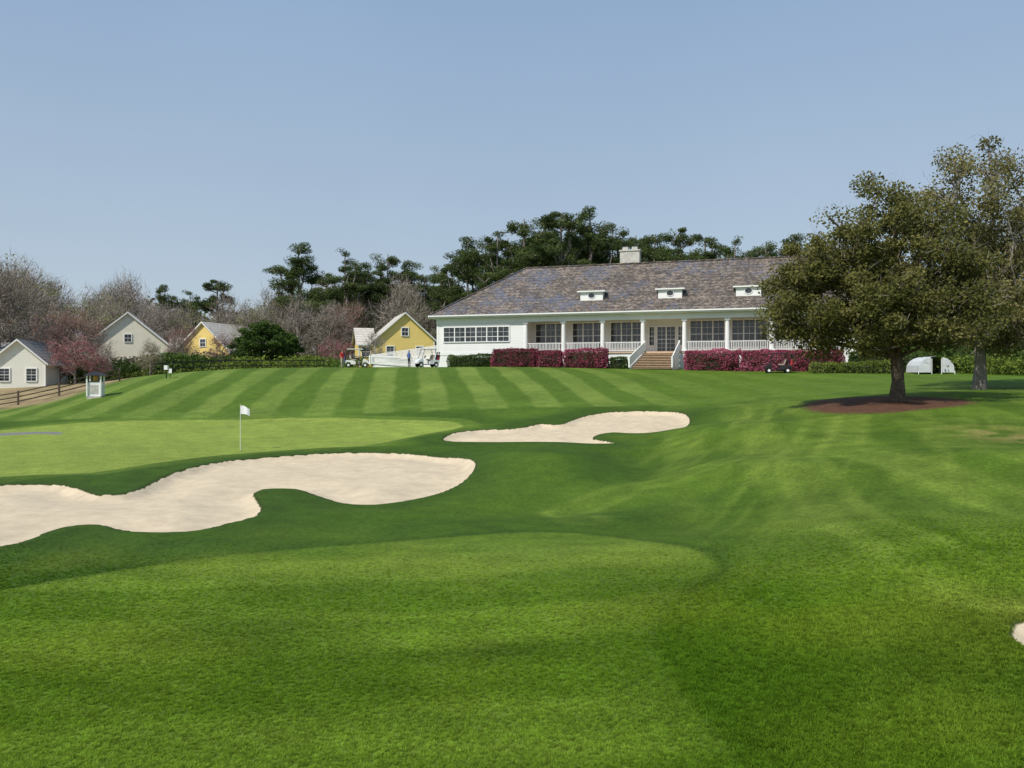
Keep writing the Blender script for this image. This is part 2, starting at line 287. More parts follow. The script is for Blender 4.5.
def groundmat():
    m,nt,b=newmat('grass_ground'); L=nt.links
    geo=N(nt,'ShaderNodeNewGeometry')
    def at(n): k=N(nt,'ShaderNodeAttribute'); k.attribute_name=n; return k
    def noise(sc,det=3,ro=.6):
        k=N(nt,'ShaderNodeTexNoise'); k.inputs['Scale'].default_value=sc; k.inputs['Detail'].default_value=det; k.inputs['Roughness'].default_value=ro; L.new(geo.outputs['Position'],k.inputs['Vector']); return k.outputs['Fac']
    def mr(s,a,b_,c,d): k=N(nt,'ShaderNodeMapRange'); k.inputs[1].default_value=a;k.inputs[2].default_value=b_;k.inputs[3].default_value=c;k.inputs[4].default_value=d; L.new(s,k.inputs[0]); return k.outputs[0]
    def math_(op,a,b_):
        k=N(nt,'ShaderNodeMath',operation=op)
        for i,v in enumerate((a,b_)):
            if isinstance(v,(int,float)): k.inputs[i].default_value=v
            else: L.new(v,k.inputs[i])
        return k.outputs[0]
    def mixc(f,a,c):
        k=N(nt,'ShaderNodeMix',data_type='RGBA'); L.new(f,k.inputs[0])
        for i,v in ((6,a),(7,c)):
            if isinstance(v,tuple): k.inputs[i].default_value=(*v,1)
            else: L.new(v,k.inputs[i])
        return k.outputs[2]
    def scale(c,f):
        k=N(nt,'ShaderNodeVectorMath',operation='SCALE')
        if isinstance(c,tuple): k.inputs[0].default_value=c
        else: L.new(c,k.inputs[0])
        L.new(f,k.inputs['Scale']); return k.outputs[0]
    fine=noise(55,3,.7); med=noise(9,4,.7); low=noise(1.3,4)
    g=scale(at('gcol').outputs['Color'],math_('MULTIPLY',math_('MULTIPLY',mr(fine,.3,.7,.5,1.5),mr(med,.3,.7,.68,1.32)),mr(low,.3,.7,.86,1.14)))
    g=mixc(mr(noise(28,2),.60,.75,0,.35),g,(.19,.20,.045))
    edge=math_('MULTIPLY',math_('SUBTRACT',noise(4.5,4,.6),.5),.11)
    sand=scale((.60,.495,.35),math_('MULTIPLY',mr(noise(2.2,6,.65),.3,.7,.84,1.1),mr(noise(60,2),.3,.7,.9,1.08)))
    rake=N(nt,'ShaderNodeTexWave'); rake.inputs['Scale'].default_value=4.5; rake.inputs['Distortion'].default_value=6; rake.inputs['Detail Scale'].default_value=.35; L.new(geo.outputs['Position'],rake.inputs['Vector'])
    sand=scale(sand,mr(rake.outputs['Fac'],0,1,.955,1.02))
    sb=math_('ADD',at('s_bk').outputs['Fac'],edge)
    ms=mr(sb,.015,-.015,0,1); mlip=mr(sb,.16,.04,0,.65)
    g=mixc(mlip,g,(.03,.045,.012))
    straw=scale((.11,.055,.032),math_('MULTIPLY',mr(noise(14,4,.8),.3,.7,.5,1.5),mr(noise(2),.3,.7,.8,1.2)))
    g=mixc(mr(math_('ADD',at('s_st').outputs['Fac'],math_('MULTIPLY',edge,9.)),.3,-.3,0,1),g,straw)
    g=mixc(mr(at('s_p').outputs['Fac'],.03,-.03,0,1),g,scale((.20,.20,.18),mr(noise(5,5),.3,.7,.8,1.15)))
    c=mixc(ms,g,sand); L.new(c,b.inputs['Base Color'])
    b.inputs['Roughness'].default_value=.85; b.inputs['Specular IOR Level'].default_value=.15
    hgt=math_('ADD',math_('MULTIPLY',fine,.6),math_('MULTIPLY',med,.8))
    bp=N(nt,'ShaderNodeBump'); bp.inputs['Distance'].default_value=.05
    L.new(math_('SUBTRACT',.8,math_('MULTIPLY',ms,.5)),bp.inputs['Strength']); L.new(hgt,bp.inputs['Height']); L.new(bp.outputs[0],b.inputs['Normal'])
    return m
me.materials.append(groundmat())
# ------------------------------------------------------------------ near grass blades (instanced tufts)
def tuft(seed,hh):
    r=np.random.default_rng(seed); mb=MB()
    for _ in range(16):
        x,y=r.normal(0,.022,2); t=r.uniform(0,2*math.pi); ln=hh*r.uniform(.6,1.2); lean=r.uniform(.3,1.1)*ln; w=.0028
        dx,dy=math.cos(t),math.sin(t); ox,oy=-dy*w,dx*w
        mx_,my_=x+dx*lean*.35,y+dy*lean*.35
        mb.poly([(x-ox,y-oy,-.005),(x+ox,y+oy,-.005),(mx_+ox*.8,my_+oy*.8,ln*.6),(mx_-ox*.8,my_-oy*.8,ln*.6)],M_blade)
        mb.poly([(mx_-ox*.8,my_-oy*.8,ln*.6),(mx_+ox*.8,my_+oy*.8,ln*.6),(x+dx*lean,y+dy*lean,ln*.9)],M_blade)
    return mb
M_blade=bpy.data.materials.new('grass_blade'); M_blade.use_nodes=True
nt=M_blade.node_tree; nt.nodes.clear()
at=N(nt,'ShaderNodeAttribute'); at.attribute_name='gc'; at.attribute_type='INSTANCER'
oi=N(nt,'ShaderNodeObjectInfo'); mrn=N(nt,'ShaderNodeMapRange'); mrn.inputs[3].default_value=.55; mrn.inputs[4].default_value=1.5
nt.links.new(oi.outputs['Random'],mrn.inputs[0])
sc_=N(nt,'ShaderNodeVectorMath',operation='SCALE'); nt.links.new(at.outputs['Color'],sc_.inputs[0]); nt.links.new(mrn.outputs[0],sc_.inputs['Scale'])
dd=N(nt,'ShaderNodeBsdfDiffuse'); tt=N(nt,'ShaderNodeBsdfTranslucent'); mm=N(nt,'ShaderNodeMixShader'); mm.inputs[0].default_value=.4
nt.links.new(sc_.outputs[0],dd.inputs[0]); nt.links.new(sc_.outputs[0],tt.inputs[0]); nt.links.new(dd.outputs[0],mm.inputs[1]); nt.links.new(tt.outputs[0],mm.inputs[2])
oo=N(nt,'ShaderNodeOutputMaterial'); nt.links.new(mm.outputs[0],oo.inputs[0])
n=170000
ty=6.0+13.5*RNG.random(n)**1.15
tx=(RNG.random(n)*2-1)*(ty*.72+.5)
kp=RNG.random(n)>ss(9.0,18.0,ty); tx,ty=tx[kp],ty[kp]
Ft=fields(tx,ty); keep=Ft['bk']>.03
tx,ty=tx[keep],ty[keep]; Ft={k:v[keep] for k,v in Ft.items()}
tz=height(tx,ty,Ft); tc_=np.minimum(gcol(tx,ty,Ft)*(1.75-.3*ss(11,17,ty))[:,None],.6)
pm=bpy.data.meshes.new('grass'); pm.vertices.add(len(tx)); pm.vertices.foreach_set('co',np.stack([tx,ty,tz],-1).ravel())
a=pm.attributes.new('gc','FLOAT_COLOR','POINT'); a.data.foreach_set('color',np.c_[tc_,np.ones(len(tx))].ravel())
a=pm.attributes.new('rz','FLOAT','POINT'); a.data.foreach_set('value',RNG.random(len(tx))*6.28)
hs=np.where(Ft['fw']<0,.7,1.0-.25*ss(10,14,ty))*RNG.uniform(.7,1.25,len(tx))*(1-.5*ss(12,18,ty))
a=pm.attributes.new('sz','FLOAT','POINT'); a.data.foreach_set('value',hs)
grass=bpy.data.objects.new('grass',pm); COL.objects.link(grass)
tuo=tuft(1,.030).obj('grass_tuft',grass); tuo.location=(0,-60,-40)
ng=bpy.data.node_groups.new('scatter','GeometryNodeTree')
ng.interface.new_socket('Geometry',in_out='INPUT',socket_type='NodeSocketGeometry'); ng.interface.new_socket('Geometry',in_out='OUTPUT',socket_type='NodeSocketGeometry')
gi=ng.nodes.new('NodeGroupInput'); go=ng.nodes.new('NodeGroupOutput'); ip=ng.nodes.new('GeometryNodeInstanceOnPoints')
ob=ng.nodes.new('GeometryNodeObjectInfo'); ob.inputs[0].default_value=tuo
na=ng.nodes.new('GeometryNodeInputNamedAttribute'); na.data_type='FLOAT'; na.inputs[0].default_value='rz'
nb=ng.nodes.new('GeometryNodeInputNamedAttribute'); nb.data_type='FLOAT'; nb.inputs[0].default_value='sz'
cx=ng.nodes.new('ShaderNodeCombineXYZ')
ng.links.new(na.outputs[0],cx.inputs[2]); ng.links.new(gi.outputs[0],ip.inputs['Points']); ng.links.new(ob.outputs['Geometry'],ip.inputs['Instance'])
ng.links.new(cx.outputs[0],ip.inputs['Rotation']); ng.links.new(nb.outputs[0],ip.inputs['Scale']); ng.links.new(ip.outputs[0],go.inputs[0])
gm=grass.modifiers.new('scatter','NODES'); gm.node_group=ng
# ------------------------------------------------------------------ vegetation generator
def build_mesh(name,parts,mats):
    vs=[];loops=[];starts=[];mi=[];tone=[];vb=0;lb=0
    for v,f,m,t in parts:
        if len(f)==0: continue
        vs.append(v); loops.append((f+vb).ravel()); k=f.shape[1]
        starts.append(lb+np.arange(len(f))*k); lb+=f.size; vb+=len(v); mi.append(np.full(len(f),m)); tone.append(t)
    me=bpy.data.meshes.new(name); V=np.concatenate(vs); Lp=np.concatenate(loops); S=np.concatenate(starts)
    me.vertices.add(len(V)); me.vertices.foreach_set('co',V.astype(np.float32).ravel())
    me.loops.add(len(Lp)); me.loops.foreach_set('vertex_index',Lp.astype(np.int32))
    me.polygons.add(len(S)); me.polygons.foreach_set('loop_start',S.astype(np.int32)); me.polygons.foreach_set('material_index',np.concatenate(mi).astype(np.int32))
    me.update(calc_edges=True)
    a=me.attributes.new('tone','FLOAT','FACE'); a.data.foreach_set('value',np.concatenate(tone).astype(np.float32))
    for m in mats: me.materials.append(m)
    return me
def leaves(C,size,r,flat=0.,aspect=.6,up=0.):
    n=len(C); a=r.normal(size=(n,3)); a[:,2]*=(1-flat); a/=np.linalg.norm(a,axis=1)[:,None]+1e-9
    b=r.normal(size=(n,3)); b[:,2]+=up; b-=a*(a*b).sum(1)[:,None]; b/=np.linalg.norm(b,axis=1)[:,None]+1e-9
    s=size*r.uniform(.6,1.35,n)[:,None]
    V=np.stack([C-a*s,C-b*s*aspect,C+a*s,C+b*s*aspect],1).reshape(-1,3)
    return V,np.arange(n*4).reshape(-1,4)
def slivers(C,D,ln,w,r):
    n=len(C); a=r.normal(size=(n,3)); a-=D*(a*D).sum(1)[:,None]; a/=np.linalg.norm(a,axis=1)[:,None]+1e-9
    l=ln*r.uniform(.5,1.3,n)[:,None]
    V=np.stack([C-a*w/2,C+a*w/2,C+D*l],1).reshape(-1,3); return V,np.arange(n*3).reshape(-1,3)
def tubes(nodes,par,rad,sides=6):
    k=np.array([i for i in range(len(par)) if par[i]>=0]); p=nodes[np.array(par)[k]]; q=nodes[k]
    r0=rad[np.array(par)[k]]; r1=rad[k]; r0=np.minimum(r0,r1*1.5+.01)
    d=q-p; d/=np.linalg.norm(d,axis=1)[:,None]+1e-9
    up=np.where(np.abs(d[:,2:3])<.9,np.array([[0,0,1.]]),np.array([[1.,0,0]])); a=np.cross(d,up); a/=np.linalg.norm(a,axis=1)[:,None]; b=np.cross(a,d)
    t=np.arange(sides)*2*math.pi/sides; ct=np.cos(t)[None,:,None]; st=np.sin(t)[None,:,None]
    off=a[:,None]*ct+b[:,None]*st
    V=np.concatenate([p[:,None]+off*r0[:,None,None],q[:,None]+off*r1[:,None,None]],1)
    n=len(k); base=(np.arange(n)*2*sides)[:,None]; i=np.arange(sides)[None,:]; j=(i+1)%sides
    Fq=np.stack([base+i,base+j,base+sides+j,base+sides+i],-1).reshape(-1,4)
    return V.reshape(-1,3),Fq
def skeleton(trunk,targets,r,r0,rtip,fork=1,wig=.12,pl=.45):
    nodes=[np.array(t,float) for t in trunk]; par=[-1]+list(range(len(trunk)-1)); plen=[0]
    for i in range(1,len(nodes)): plen.append(plen[-1]+np.linalg.norm(nodes[i]-nodes[i-1]))
    order=np.argsort(np.linalg.norm(targets-nodes[fork],axis=1))
    for ti in order:
        t=targets[ti]; nn=np.array(nodes[fork:]); c=np.linalg.norm(nn-t,axis=1)+pl*np.array(plen[fork:])+1.2*np.maximum(0,nn[:,2]-t[2])
        b=int(np.argmin(c))+fork; dist=np.linalg.norm(nodes[b]-t); m=max(1,int(dist/1.0)); prev=b; s=nodes[b].copy()
        for q in range(1,m+1):
            f=q/m; pt=s*(1-f)+t*f; pt=pt+r.normal(0,wig,3)*(1 if q<m else 0)+np.array([0,0,.12*dist*math.sin(f*math.pi)])
            nodes.append(pt); par.append(prev); plen.append(plen[prev]+dist/m); prev=len(nodes)-1
    cnt=np.zeros(len(nodes))
    for i in range(len(nodes)-1,-1,-1):
        cnt[i]=max(cnt[i],1)
        if par[i]>=0: cnt[par[i]]+=cnt[i]
    rad=rtip+(r0-rtip)*(cnt/cnt.max())**.5
    rad[0]=r0*1.45
    return np.array(nodes),par,rad
def in_ell(ell,n,r,shell=.35):
    w=np.array([e[3]*e[4]*e[5] for e in ell]); w=w/w.sum(); out=[]
    for _ in range(n):
        e=ell[r.choice(len(ell),p=w)]; d=r.normal(size=3); d/=np.linalg.norm(d); rr=(shell+(1-shell)*r.random())**.6
        out.append(np.array(e[:3])+d*rr*np.array(e[3:6]))
    return np.array(out)
def tree_mesh(name,seed,trunk,ell,ncl,nleaf,crad,lsize,leafm,barkm,r0,rtip=.02,fork=1,shell=.35,flat=.0,cflat=.6,twigs=0,twl=.6,tww=.02,droop=0,twm=None,aspect=.6):
    r=np.random.default_rng(seed); T=in_ell(ell,ncl,r,shell)
    nodes,par,rad=skeleton(trunk,T,r,r0,rtip,fork)
    tv,tf=tubes(nodes,par,rad); parts=[(tv,tf,0,np.full(len(tf),.5))]
    if nleaf:
        per=np.maximum(3,(nleaf*r.uniform(.3,1.6,ncl)).astype(int)); idx=np.repeat(np.arange(ncl),per)
        off=r.normal(size=(len(idx),3)); off/=np.linalg.norm(off,axis=1)[:,None]; off*=(r.random(len(idx))**.45)[:,None]
        cr=(crad*r.uniform(.6,1.35,ncl))[idx]; off*=cr[:,None]; off[:,2]*=cflat; off[:,2]-=droop*r.random(len(idx))*cr
        C=T[idx]+off; V,Fq=leaves(C,lsize,r,flat,aspect)
        tone=np.clip(r.normal(.45,.16,ncl)[idx]+r.normal(0,.14,len(idx))+.12*off[:,2]/crad,0,1)  # last term paints top light into the tone: clump tops lighter
        parts.append((V,Fq,1,tone))
    if twigs:
        idx=r.integers(0,ncl,twigs); D=r.normal(size=(twigs,3)); c0=np.array(ell[0][:3]); D+=1.1*(T[idx]-c0)/np.linalg.norm(T[idx]-c0,axis=1)[:,None]; D[:,2]+=.7; D/=np.linalg.norm(D,axis=1)[:,None]
        C=T[idx]+r.normal(0,crad*.45,(twigs,3)); V,Ft_=slivers(C,D,twl,tww,r)
        parts.append((V,Ft_,2,r.random(twigs)))
    return build_mesh(name,parts,[barkm,leafm,twm or M_twig])
M_twig=leafmat('twig',(.22,.185,.155),(.38,.335,.29),None,.0)
M_twigr=leafmat('reddish_twig',(.24,.15,.125),(.38,.27,.23),None,.0)
LM_oak=leafmat('oak_leaf',(.075,.085,.024),(.175,.17,.055),(.30,.275,.10),.35)
LM_oak2=leafmat('willow_leaf',(.10,.10,.035),(.21,.195,.075),(.34,.30,.13),.35)
LM_pine=leafmat('pine_needle',(.04,.064,.024),(.09,.122,.04),(.17,.20,.07),.25)  # needle tones lightened, painting distance haze into the colour
LM_red=leafmat('red_bud_leaf',(.22,.10,.08),(.32,.17,.13),(.38,.24,.18),.3)
LM_brown=leafmat('brown_leaf',(.19,.155,.12),(.29,.25,.18),(.35,.32,.21),.3)
LM_spring=leafmat('spring_leaf',(.17,.19,.07),(.27,.29,.11),(.34,.35,.14),.3)
LM_green=leafmat('shrub_leaf',(.035,.065,.018),(.075,.125,.03),(.12,.18,.05),.25)
LM_lime=leafmat('lime_leaf',(.09,.13,.025),(.16,.21,.04),(.23,.26,.07),.25)
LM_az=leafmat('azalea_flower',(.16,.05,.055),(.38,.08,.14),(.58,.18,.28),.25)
LM_pink=leafmat('redbud_flower',(.28,.11,.12),(.42,.18,.2),(.5,.26,.28),.3)
def place(name,me,x,y,rz=0,s=1,z=None,sz=None):
    o=bpy.data.objects.new(name,me); COL.objects.link(o); o.location=(x,y,(hz(x,y) if z is None else z)-.08); o.rotation_euler=(0,0,rz); o.scale=(s,s,sz or s); return o
oak=tree_mesh('oak',11,[(0,0,0),(.05,0,1.0),(-.02,0,2.1),(-.15,0,3.4),(-.2,.1,5.0)],
  [(-2.6,0,4.9,3.6,3.8,2.6),(-2.4,0,6.7,2.6,3,2.3),(-.4,0,7.1,3.2,3.4,3.4),(1.8,.5,5.4,2.7,3.2,3.0),(-.4,-.5,3.8,5.0,3.4,1.6)],330,300,.80,.075,LM_oak,M_bark,.27,.015,2,.30,twigs=4500,twl=.55,tww=.015,cflat=.7)
place('oak_tree',oak,18.0,36.0)
oak2=tree_mesh('oak2',12,[(0,0,0),(.1,0,1.5),(0,0,3.0),(.3,0,5),(.2,.1,8.0)],
  [(.5,0,6,5.4,5,3.6),(.4,0,10.6,4.6,4,4.3),(3.5,1,8,4.0,4,5.2),(3.5,-1,4.2,4.5,3.5,2.2),(-1.2,-1,4.2,4.2,3.5,1.8)],420,165,.95,.085,LM_oak2,M_barkg,.3,.02,2,.25,twigs=7000,twl=.6,tww=.022,cflat=.8)
place('oak_tree',oak2,27.6,45.5,.1)
# pines
pines=[]
for k in range(5):
    r=np.random.default_rng(50+k); e=[]
    for q in range(9):
        f=q/8; z=11.0+f*8.4; wd=(3.0*(1-f)**.5+1.4)*r.uniform(.6,1.2); a=r.uniform(0,6.28); o=(1-f)*1.8+.4
        e.append((math.cos(a)*o,math.sin(a)*o,z,wd,wd,.6))
    pines.append(tree_mesh('pine',60+k,[(0,0,0),(.1,0,5),(-.05,.1,9),(.1,0,13),(.1,0,17),(0,0,19.5)],e,100,210,.95,.17,LM_pine,M_barkg,.26,.035,2,.1,cflat=.6,aspect=.28))
# (image pixel column, pixel row of treetop, assumed distance) of the pines
PT=[(298,243,140),(345,248,135),(388,249,140),(412,262,142),(440,268,150),(468,236,122),(498,227,118),(524,213,119),(545,219,126),(562,207,114),(590,208,118),(612,219,122),(636,230,128),(655,235,122),(680,225,120),(705,237,127),(735,236,120),(766,237,122),(795,236,124),(825,244,126),(575,225,132),(540,227,134),(508,233,132),(486,243,130),(218,277,165),(165,285,165),(190,289,172),(452,258,128),(640,243,140),(600,229,138),(720,245,138),(750,247,142),(690,244,140),(365,264,150),(326,270,152),(-40,270,150),(870,255,130),(910,262,130),(1060,250,110),(530,236,140),(660,246,145),(285,284,150),(770,250,132),(425,275,135)]
for i,(bx,tp,d) in enumerate(PT):
    x=(bx-512)/770*d; z0=float(hbase([x],[d])[0]); Hh=(375-tp)/770*d+3.5-z0
    s=Hh/20.2; o=place('pine_tree',pines[i%5],x,d,i*1.7,s*(1.0 if i%3 else 1.15),z0,s)
hard=[]
for k,(lm,nl,tw) in enumerate(((LM_red,12,M_twigr),(LM_brown,9,M_twig),(LM_spring,16,M_twig),(LM_brown,3,M_twig),(LM_red,18,M_twigr))):
    hard.append(tree_mesh('hardwood',80+k,[(0,0,0),(.1,0,2),(-.1,.1,4),(.1,0,6.5)],[(0,0,7,3.6,3.6,4.2),(.3,0,9.2,2.4,2.4,2.8)],100,nl,.9,.12,lm,M_barkg,.17,.018,2,.15,twigs=2600,twl=1.1,tww=.04,twm=tw))
r=np.random.default_rng(5)
for i in range(62):
    d=r.uniform(128,175); bx=r.uniform(-130,440); x=(bx-512)/770*d; z0=float(hbase([x],[d])[0])
    tp=r.uniform(272,312)-(18 if bx<40 else 0)+(12 if 130<bx<260 else 0); Hh=(375-tp)/770*d+3.5-z0
    place(('red_maple_tree' if i%7==0 else 'bare_tree'),hard[(1,2,3,1,2,3)[i%6] if i%7 else 0],x,d,r.uniform(0,6),Hh/12.2,z0)
for bx,tp,d,k in ((12,262,96,3),(-20,250,92,1),(50,305,108,0),(78,308,100,4),(150,298,125,1),(182,322,106,0),(250,300,125,2),(330,300,122,1),(345,298,126,0),(375,330,104,3),(415,300,124,2),(150,338,92,2),(60,322,102,4),(230,292,130,3),(110,285,138,2),(300,296,124,3),(105,345,98,3),(222,330,105,4),(178,335,104,1),(92,320,110,1)):
    x=(bx-512)/770*d; z0=float(hbase([x],[d])[0]); place('bare_tree' if k in (1,3) else 'budding_tree',hard[k],x,d,bx,((375-tp)/770*d+3.5-z0)/12.2,z0)
ever=tree_mesh('evergreen',31,[(0,0,0),(0,0,1.2),(.1,0,2.4),(0,0,4)],[(0,0,3.9,3.3,3.2,2.9),(.5,0,5.0,2.2,2.2,2.0)],90,150,.75,.13,LM_green,M_bark,.2,.02,1,.35)
for bx,d,s in ((262,100,1.0),(283,104,.85),(245,104,.8),(222,112,.5)):
    place('holly_tree',ever,(bx-512)/770*d,d,bx,s)
red=tree_mesh('redbud',32,[(0,0,0),(0,0,1.),(.1,0,2.),(0,0,3)],[(0,0,3.6,2.6,2.6,2.0)],70,34,.6,.09,LM_pink,M_barkg,.12,.02,1,.3,twigs=1500,twl=.7,tww=.03,twm=M_twigr)
for bx,d,s in ((75,92,1.05),(98,95,.6),(335,118,1.0),(60,96,.8)): place('redbud_tree',red,(bx-512)/770*d,d,bx,s)
def mass(name,pts,h0,h1,n,size,lm,seed,thick=10):
    r=np.random.default_rng(seed); pts=np.array(pts,float); seg=r.integers(0,len(pts)-1,n); t=r.random(n)[:,None]
    c=pts[seg]*(1-t)+pts[seg+1]*t; c=c+r.normal(0,thick,(n,2))*.5
    hh=h0+(h1-h0)*(.5*vn(c[:,0],c[:,1],9,seed)+.5*vn(c[:,0],c[:,1],4,seed+1)); z=hbase(c[:,0],c[:,1])+hh*r.random(n)**.7
    C=np.c_[c,z]; V,Fq=leaves(C,size,r); tone=np.clip(vn(c[:,0],c[:,1],5,seed+2)*.7+.3*r.random(n),0,1)
    me=build_mesh(name,[(V,Fq,0,tone)],[lm]); return place(name,me,0,0,0,1,.08)
mass('distant_tree_line',[(-260,150),(-190,180),(-120,195),(-60,200),(0,205),(80,205),(150,190),(230,140)],9,22,42000,.6,LM_brown,1)
mass('distant_tree_line',[(-240,160),(-150,185),(-60,195),(0,195)],6,18,12000,.5,LM_spring,2)
mass('distant_pine_wood',[(-230,190),(-120,215),(0,225),(110,215),(220,170)],14,25,18000,.8,LM_pine,4)
mass('undergrowth',[(-120,118),(-70,122),(-40,118),(-18,112)],1.2,3.2,16000,.22,LM_green,6,7)
mass('undergrowth',[(-110,104),(-64,104),(-36,102),(-26,96)],.6,2.6,16000,.16,LM_lime,7,5)
mass('undergrowth',[(-75,98),(-60,101),(-48,103),(-40,101)],1.5,4.6,16000,.17,LM_green,17,4)
mass('undergrowth',[(-70,106),(-52,108),(-40,106)],2.0,4.5,6000,.2,LM_brown,18,4)
mass('undergrowth',[(33,84),(44,72),(60,66),(90,70)],1.5,5.5,26000,.2,LM_green,8,5)
mass('undergrowth',[(40,68),(50,62),(70,60)],.8,2.4,9000,.12,LM_lime,9,3)
mass('undergrowth',[(34,112),(60,104),(90,96),(120,90)],5,13,22000,.4,LM_pine,10,10)
CORE=simple('hedge_core',(.025,.03,.014),.9,.3)
def hedge(name,parent,x0,x1,y0,y1,h,lm,dens=170,ls=.07,seed=1):
    r=np.random.default_rng(seed); mb=MB()
    w,dp=x1-x0,y1-y0; area=w*dp+2*h*(w+dp); n=int(area*dens)
    u=r.random(n); f=r.random(n); g=r.random(n); ax=r.choice(4,n,p=np.array([w*dp,w*h,w*h*.6,2*dp*h])/(w*dp+1.6*w*h+2*dp*h))
    X_=x0+w*f; Y_=y0+dp*g; Z_=h*u
    Z_=np.where(ax==0,h,Z_); Y_=np.where(ax==1,y0,Y_); Y_=np.where(ax==2,y1,Y_); X_=np.where(ax==3,np.where(r.random(n)<.5,x0,x1),X_)
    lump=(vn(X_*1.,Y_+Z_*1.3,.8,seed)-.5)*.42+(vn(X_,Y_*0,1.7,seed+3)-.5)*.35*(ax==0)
    cx,cy=(x0+x1)/2,(y0+y1)/2; nxv=np.where(ax==3,np.sign(X_-cx),0); nyv=np.where((ax==1)|(ax==2),np.sign(Y_-cy),0); nzv=np.where(ax==0,1,0)
    rd=np.clip((Z_/h-.72)/.28,0,1)**2*.28
    C=np.stack([X_+nxv*(lump-rd),Y_+nyv*(lump-rd),Z_+nzv*lump*.8-np.where(ax==0,.28*np.clip(1-np.minimum(Y_-y0,y1-Y_)/.45,0,1)**2,0)],-1)+r.normal(0,.05,(n,3))
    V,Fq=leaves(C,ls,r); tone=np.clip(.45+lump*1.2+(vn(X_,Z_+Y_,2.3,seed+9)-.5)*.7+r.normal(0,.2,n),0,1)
    mb.box(x0+.15,x1-.15,y0+.15,y1-.15,-.3,h-.25,CORE)
    cv=np.array(mb.v); cf=np.array(mb.f)
    me=build_mesh(name,[(cv,cf,1,np.full(len(cf),.3)),(V,Fq,0,tone)],[lm,CORE])
    o=bpy.data.objects.new(name,me); COL.objects.link(o); return o
# ------------------------------------------------------------------ clubhouse
TH=-math.radians(17.27); CO=Vector((-9.4,88.3,4.15))
ch=empty('clubhouse',CO,TH)
def cl(x,y):
    return (CO.x+x*math.cos(TH)-y*math.sin(TH),CO.y+x*math.sin(TH)+y*math.cos(TH))
FL=1.84; L0=11.2; SP=4.326; NC=8; XR=L0+SP*7; XE=45.2
w=MB()
w.box(.6,L0,.6,17.6,-1,6.0,M_siding); w.box(L0,XR,3.6,17.6,-1,6.0,M_siding); w.box(XR,XE,.6,17.6,-1,6.0,M_siding)
w.box(L0,XR,.5,3.59,FL-.16,FL,M_wood); w.box(L0,XR,.62,.75,-.8,FL-.17,M_white)
w.box(L0+.01,XR-.01,.45,1.0,5.25,5.85,M_white); w.box(L0,XR,1.01,3.59,5.7,5.84,M_white)
for x in (.6,L0-.2,XR+.0,XE-.2): w.box(x-.02,x+.22,.57,.83,-1,5.86,M_white)
w.box(.55,L0+.03,.55,.59,1.6,1.95,M_white); w.box(.55,L0+.03,.52,.59,5.2,5.86,M_white)
w.obj('walls',ch)
rf=MB(); e0,e1,g0,g1=-.15,45.9,-.15,18.35; RZ=12.45; ry=9.1; rx0,rx1=8.9,40.5; EZ=6.12
a,b,c,d=(e0,g0,EZ),(e1,g0,EZ),(e1,g1,EZ),(e0,g1,EZ); p,q=(rx0,ry,RZ),(rx1,ry,RZ)
rf.poly([a,b,q,p],M_roof); rf.poly([b,c,q],M_roof); rf.poly([c,d,p,q],M_roof); rf.poly([d,a,p],M_roof)
lo=lambda t:(t[0],t[1],EZ-.27)
for s,t in ((a,b),(b,c),(c,d),(d,a)): rf.poly([lo(s),lo(t),t,s],M_white)
rf.poly([lo(a),lo(d),lo(c),lo(b)],M_white)
rf.beam((rx0,ry,RZ+.03),(rx1,ry,RZ+.03),.35,.12,M_roof)
for s,t in ((a,p),(b,q)): rf.beam((s[0],s[1],s[2]+.05),(t[0],t[1],t[2]+.05),.3,.1,M_roof)
rf.beam((e0,g0-.08,EZ-.06),(e1,g0-.08,EZ-.06),.14,.14,M_white)
rf.obj('roof',ch)
dm=MB(); slope=(RZ-EZ)/(ry-g0)
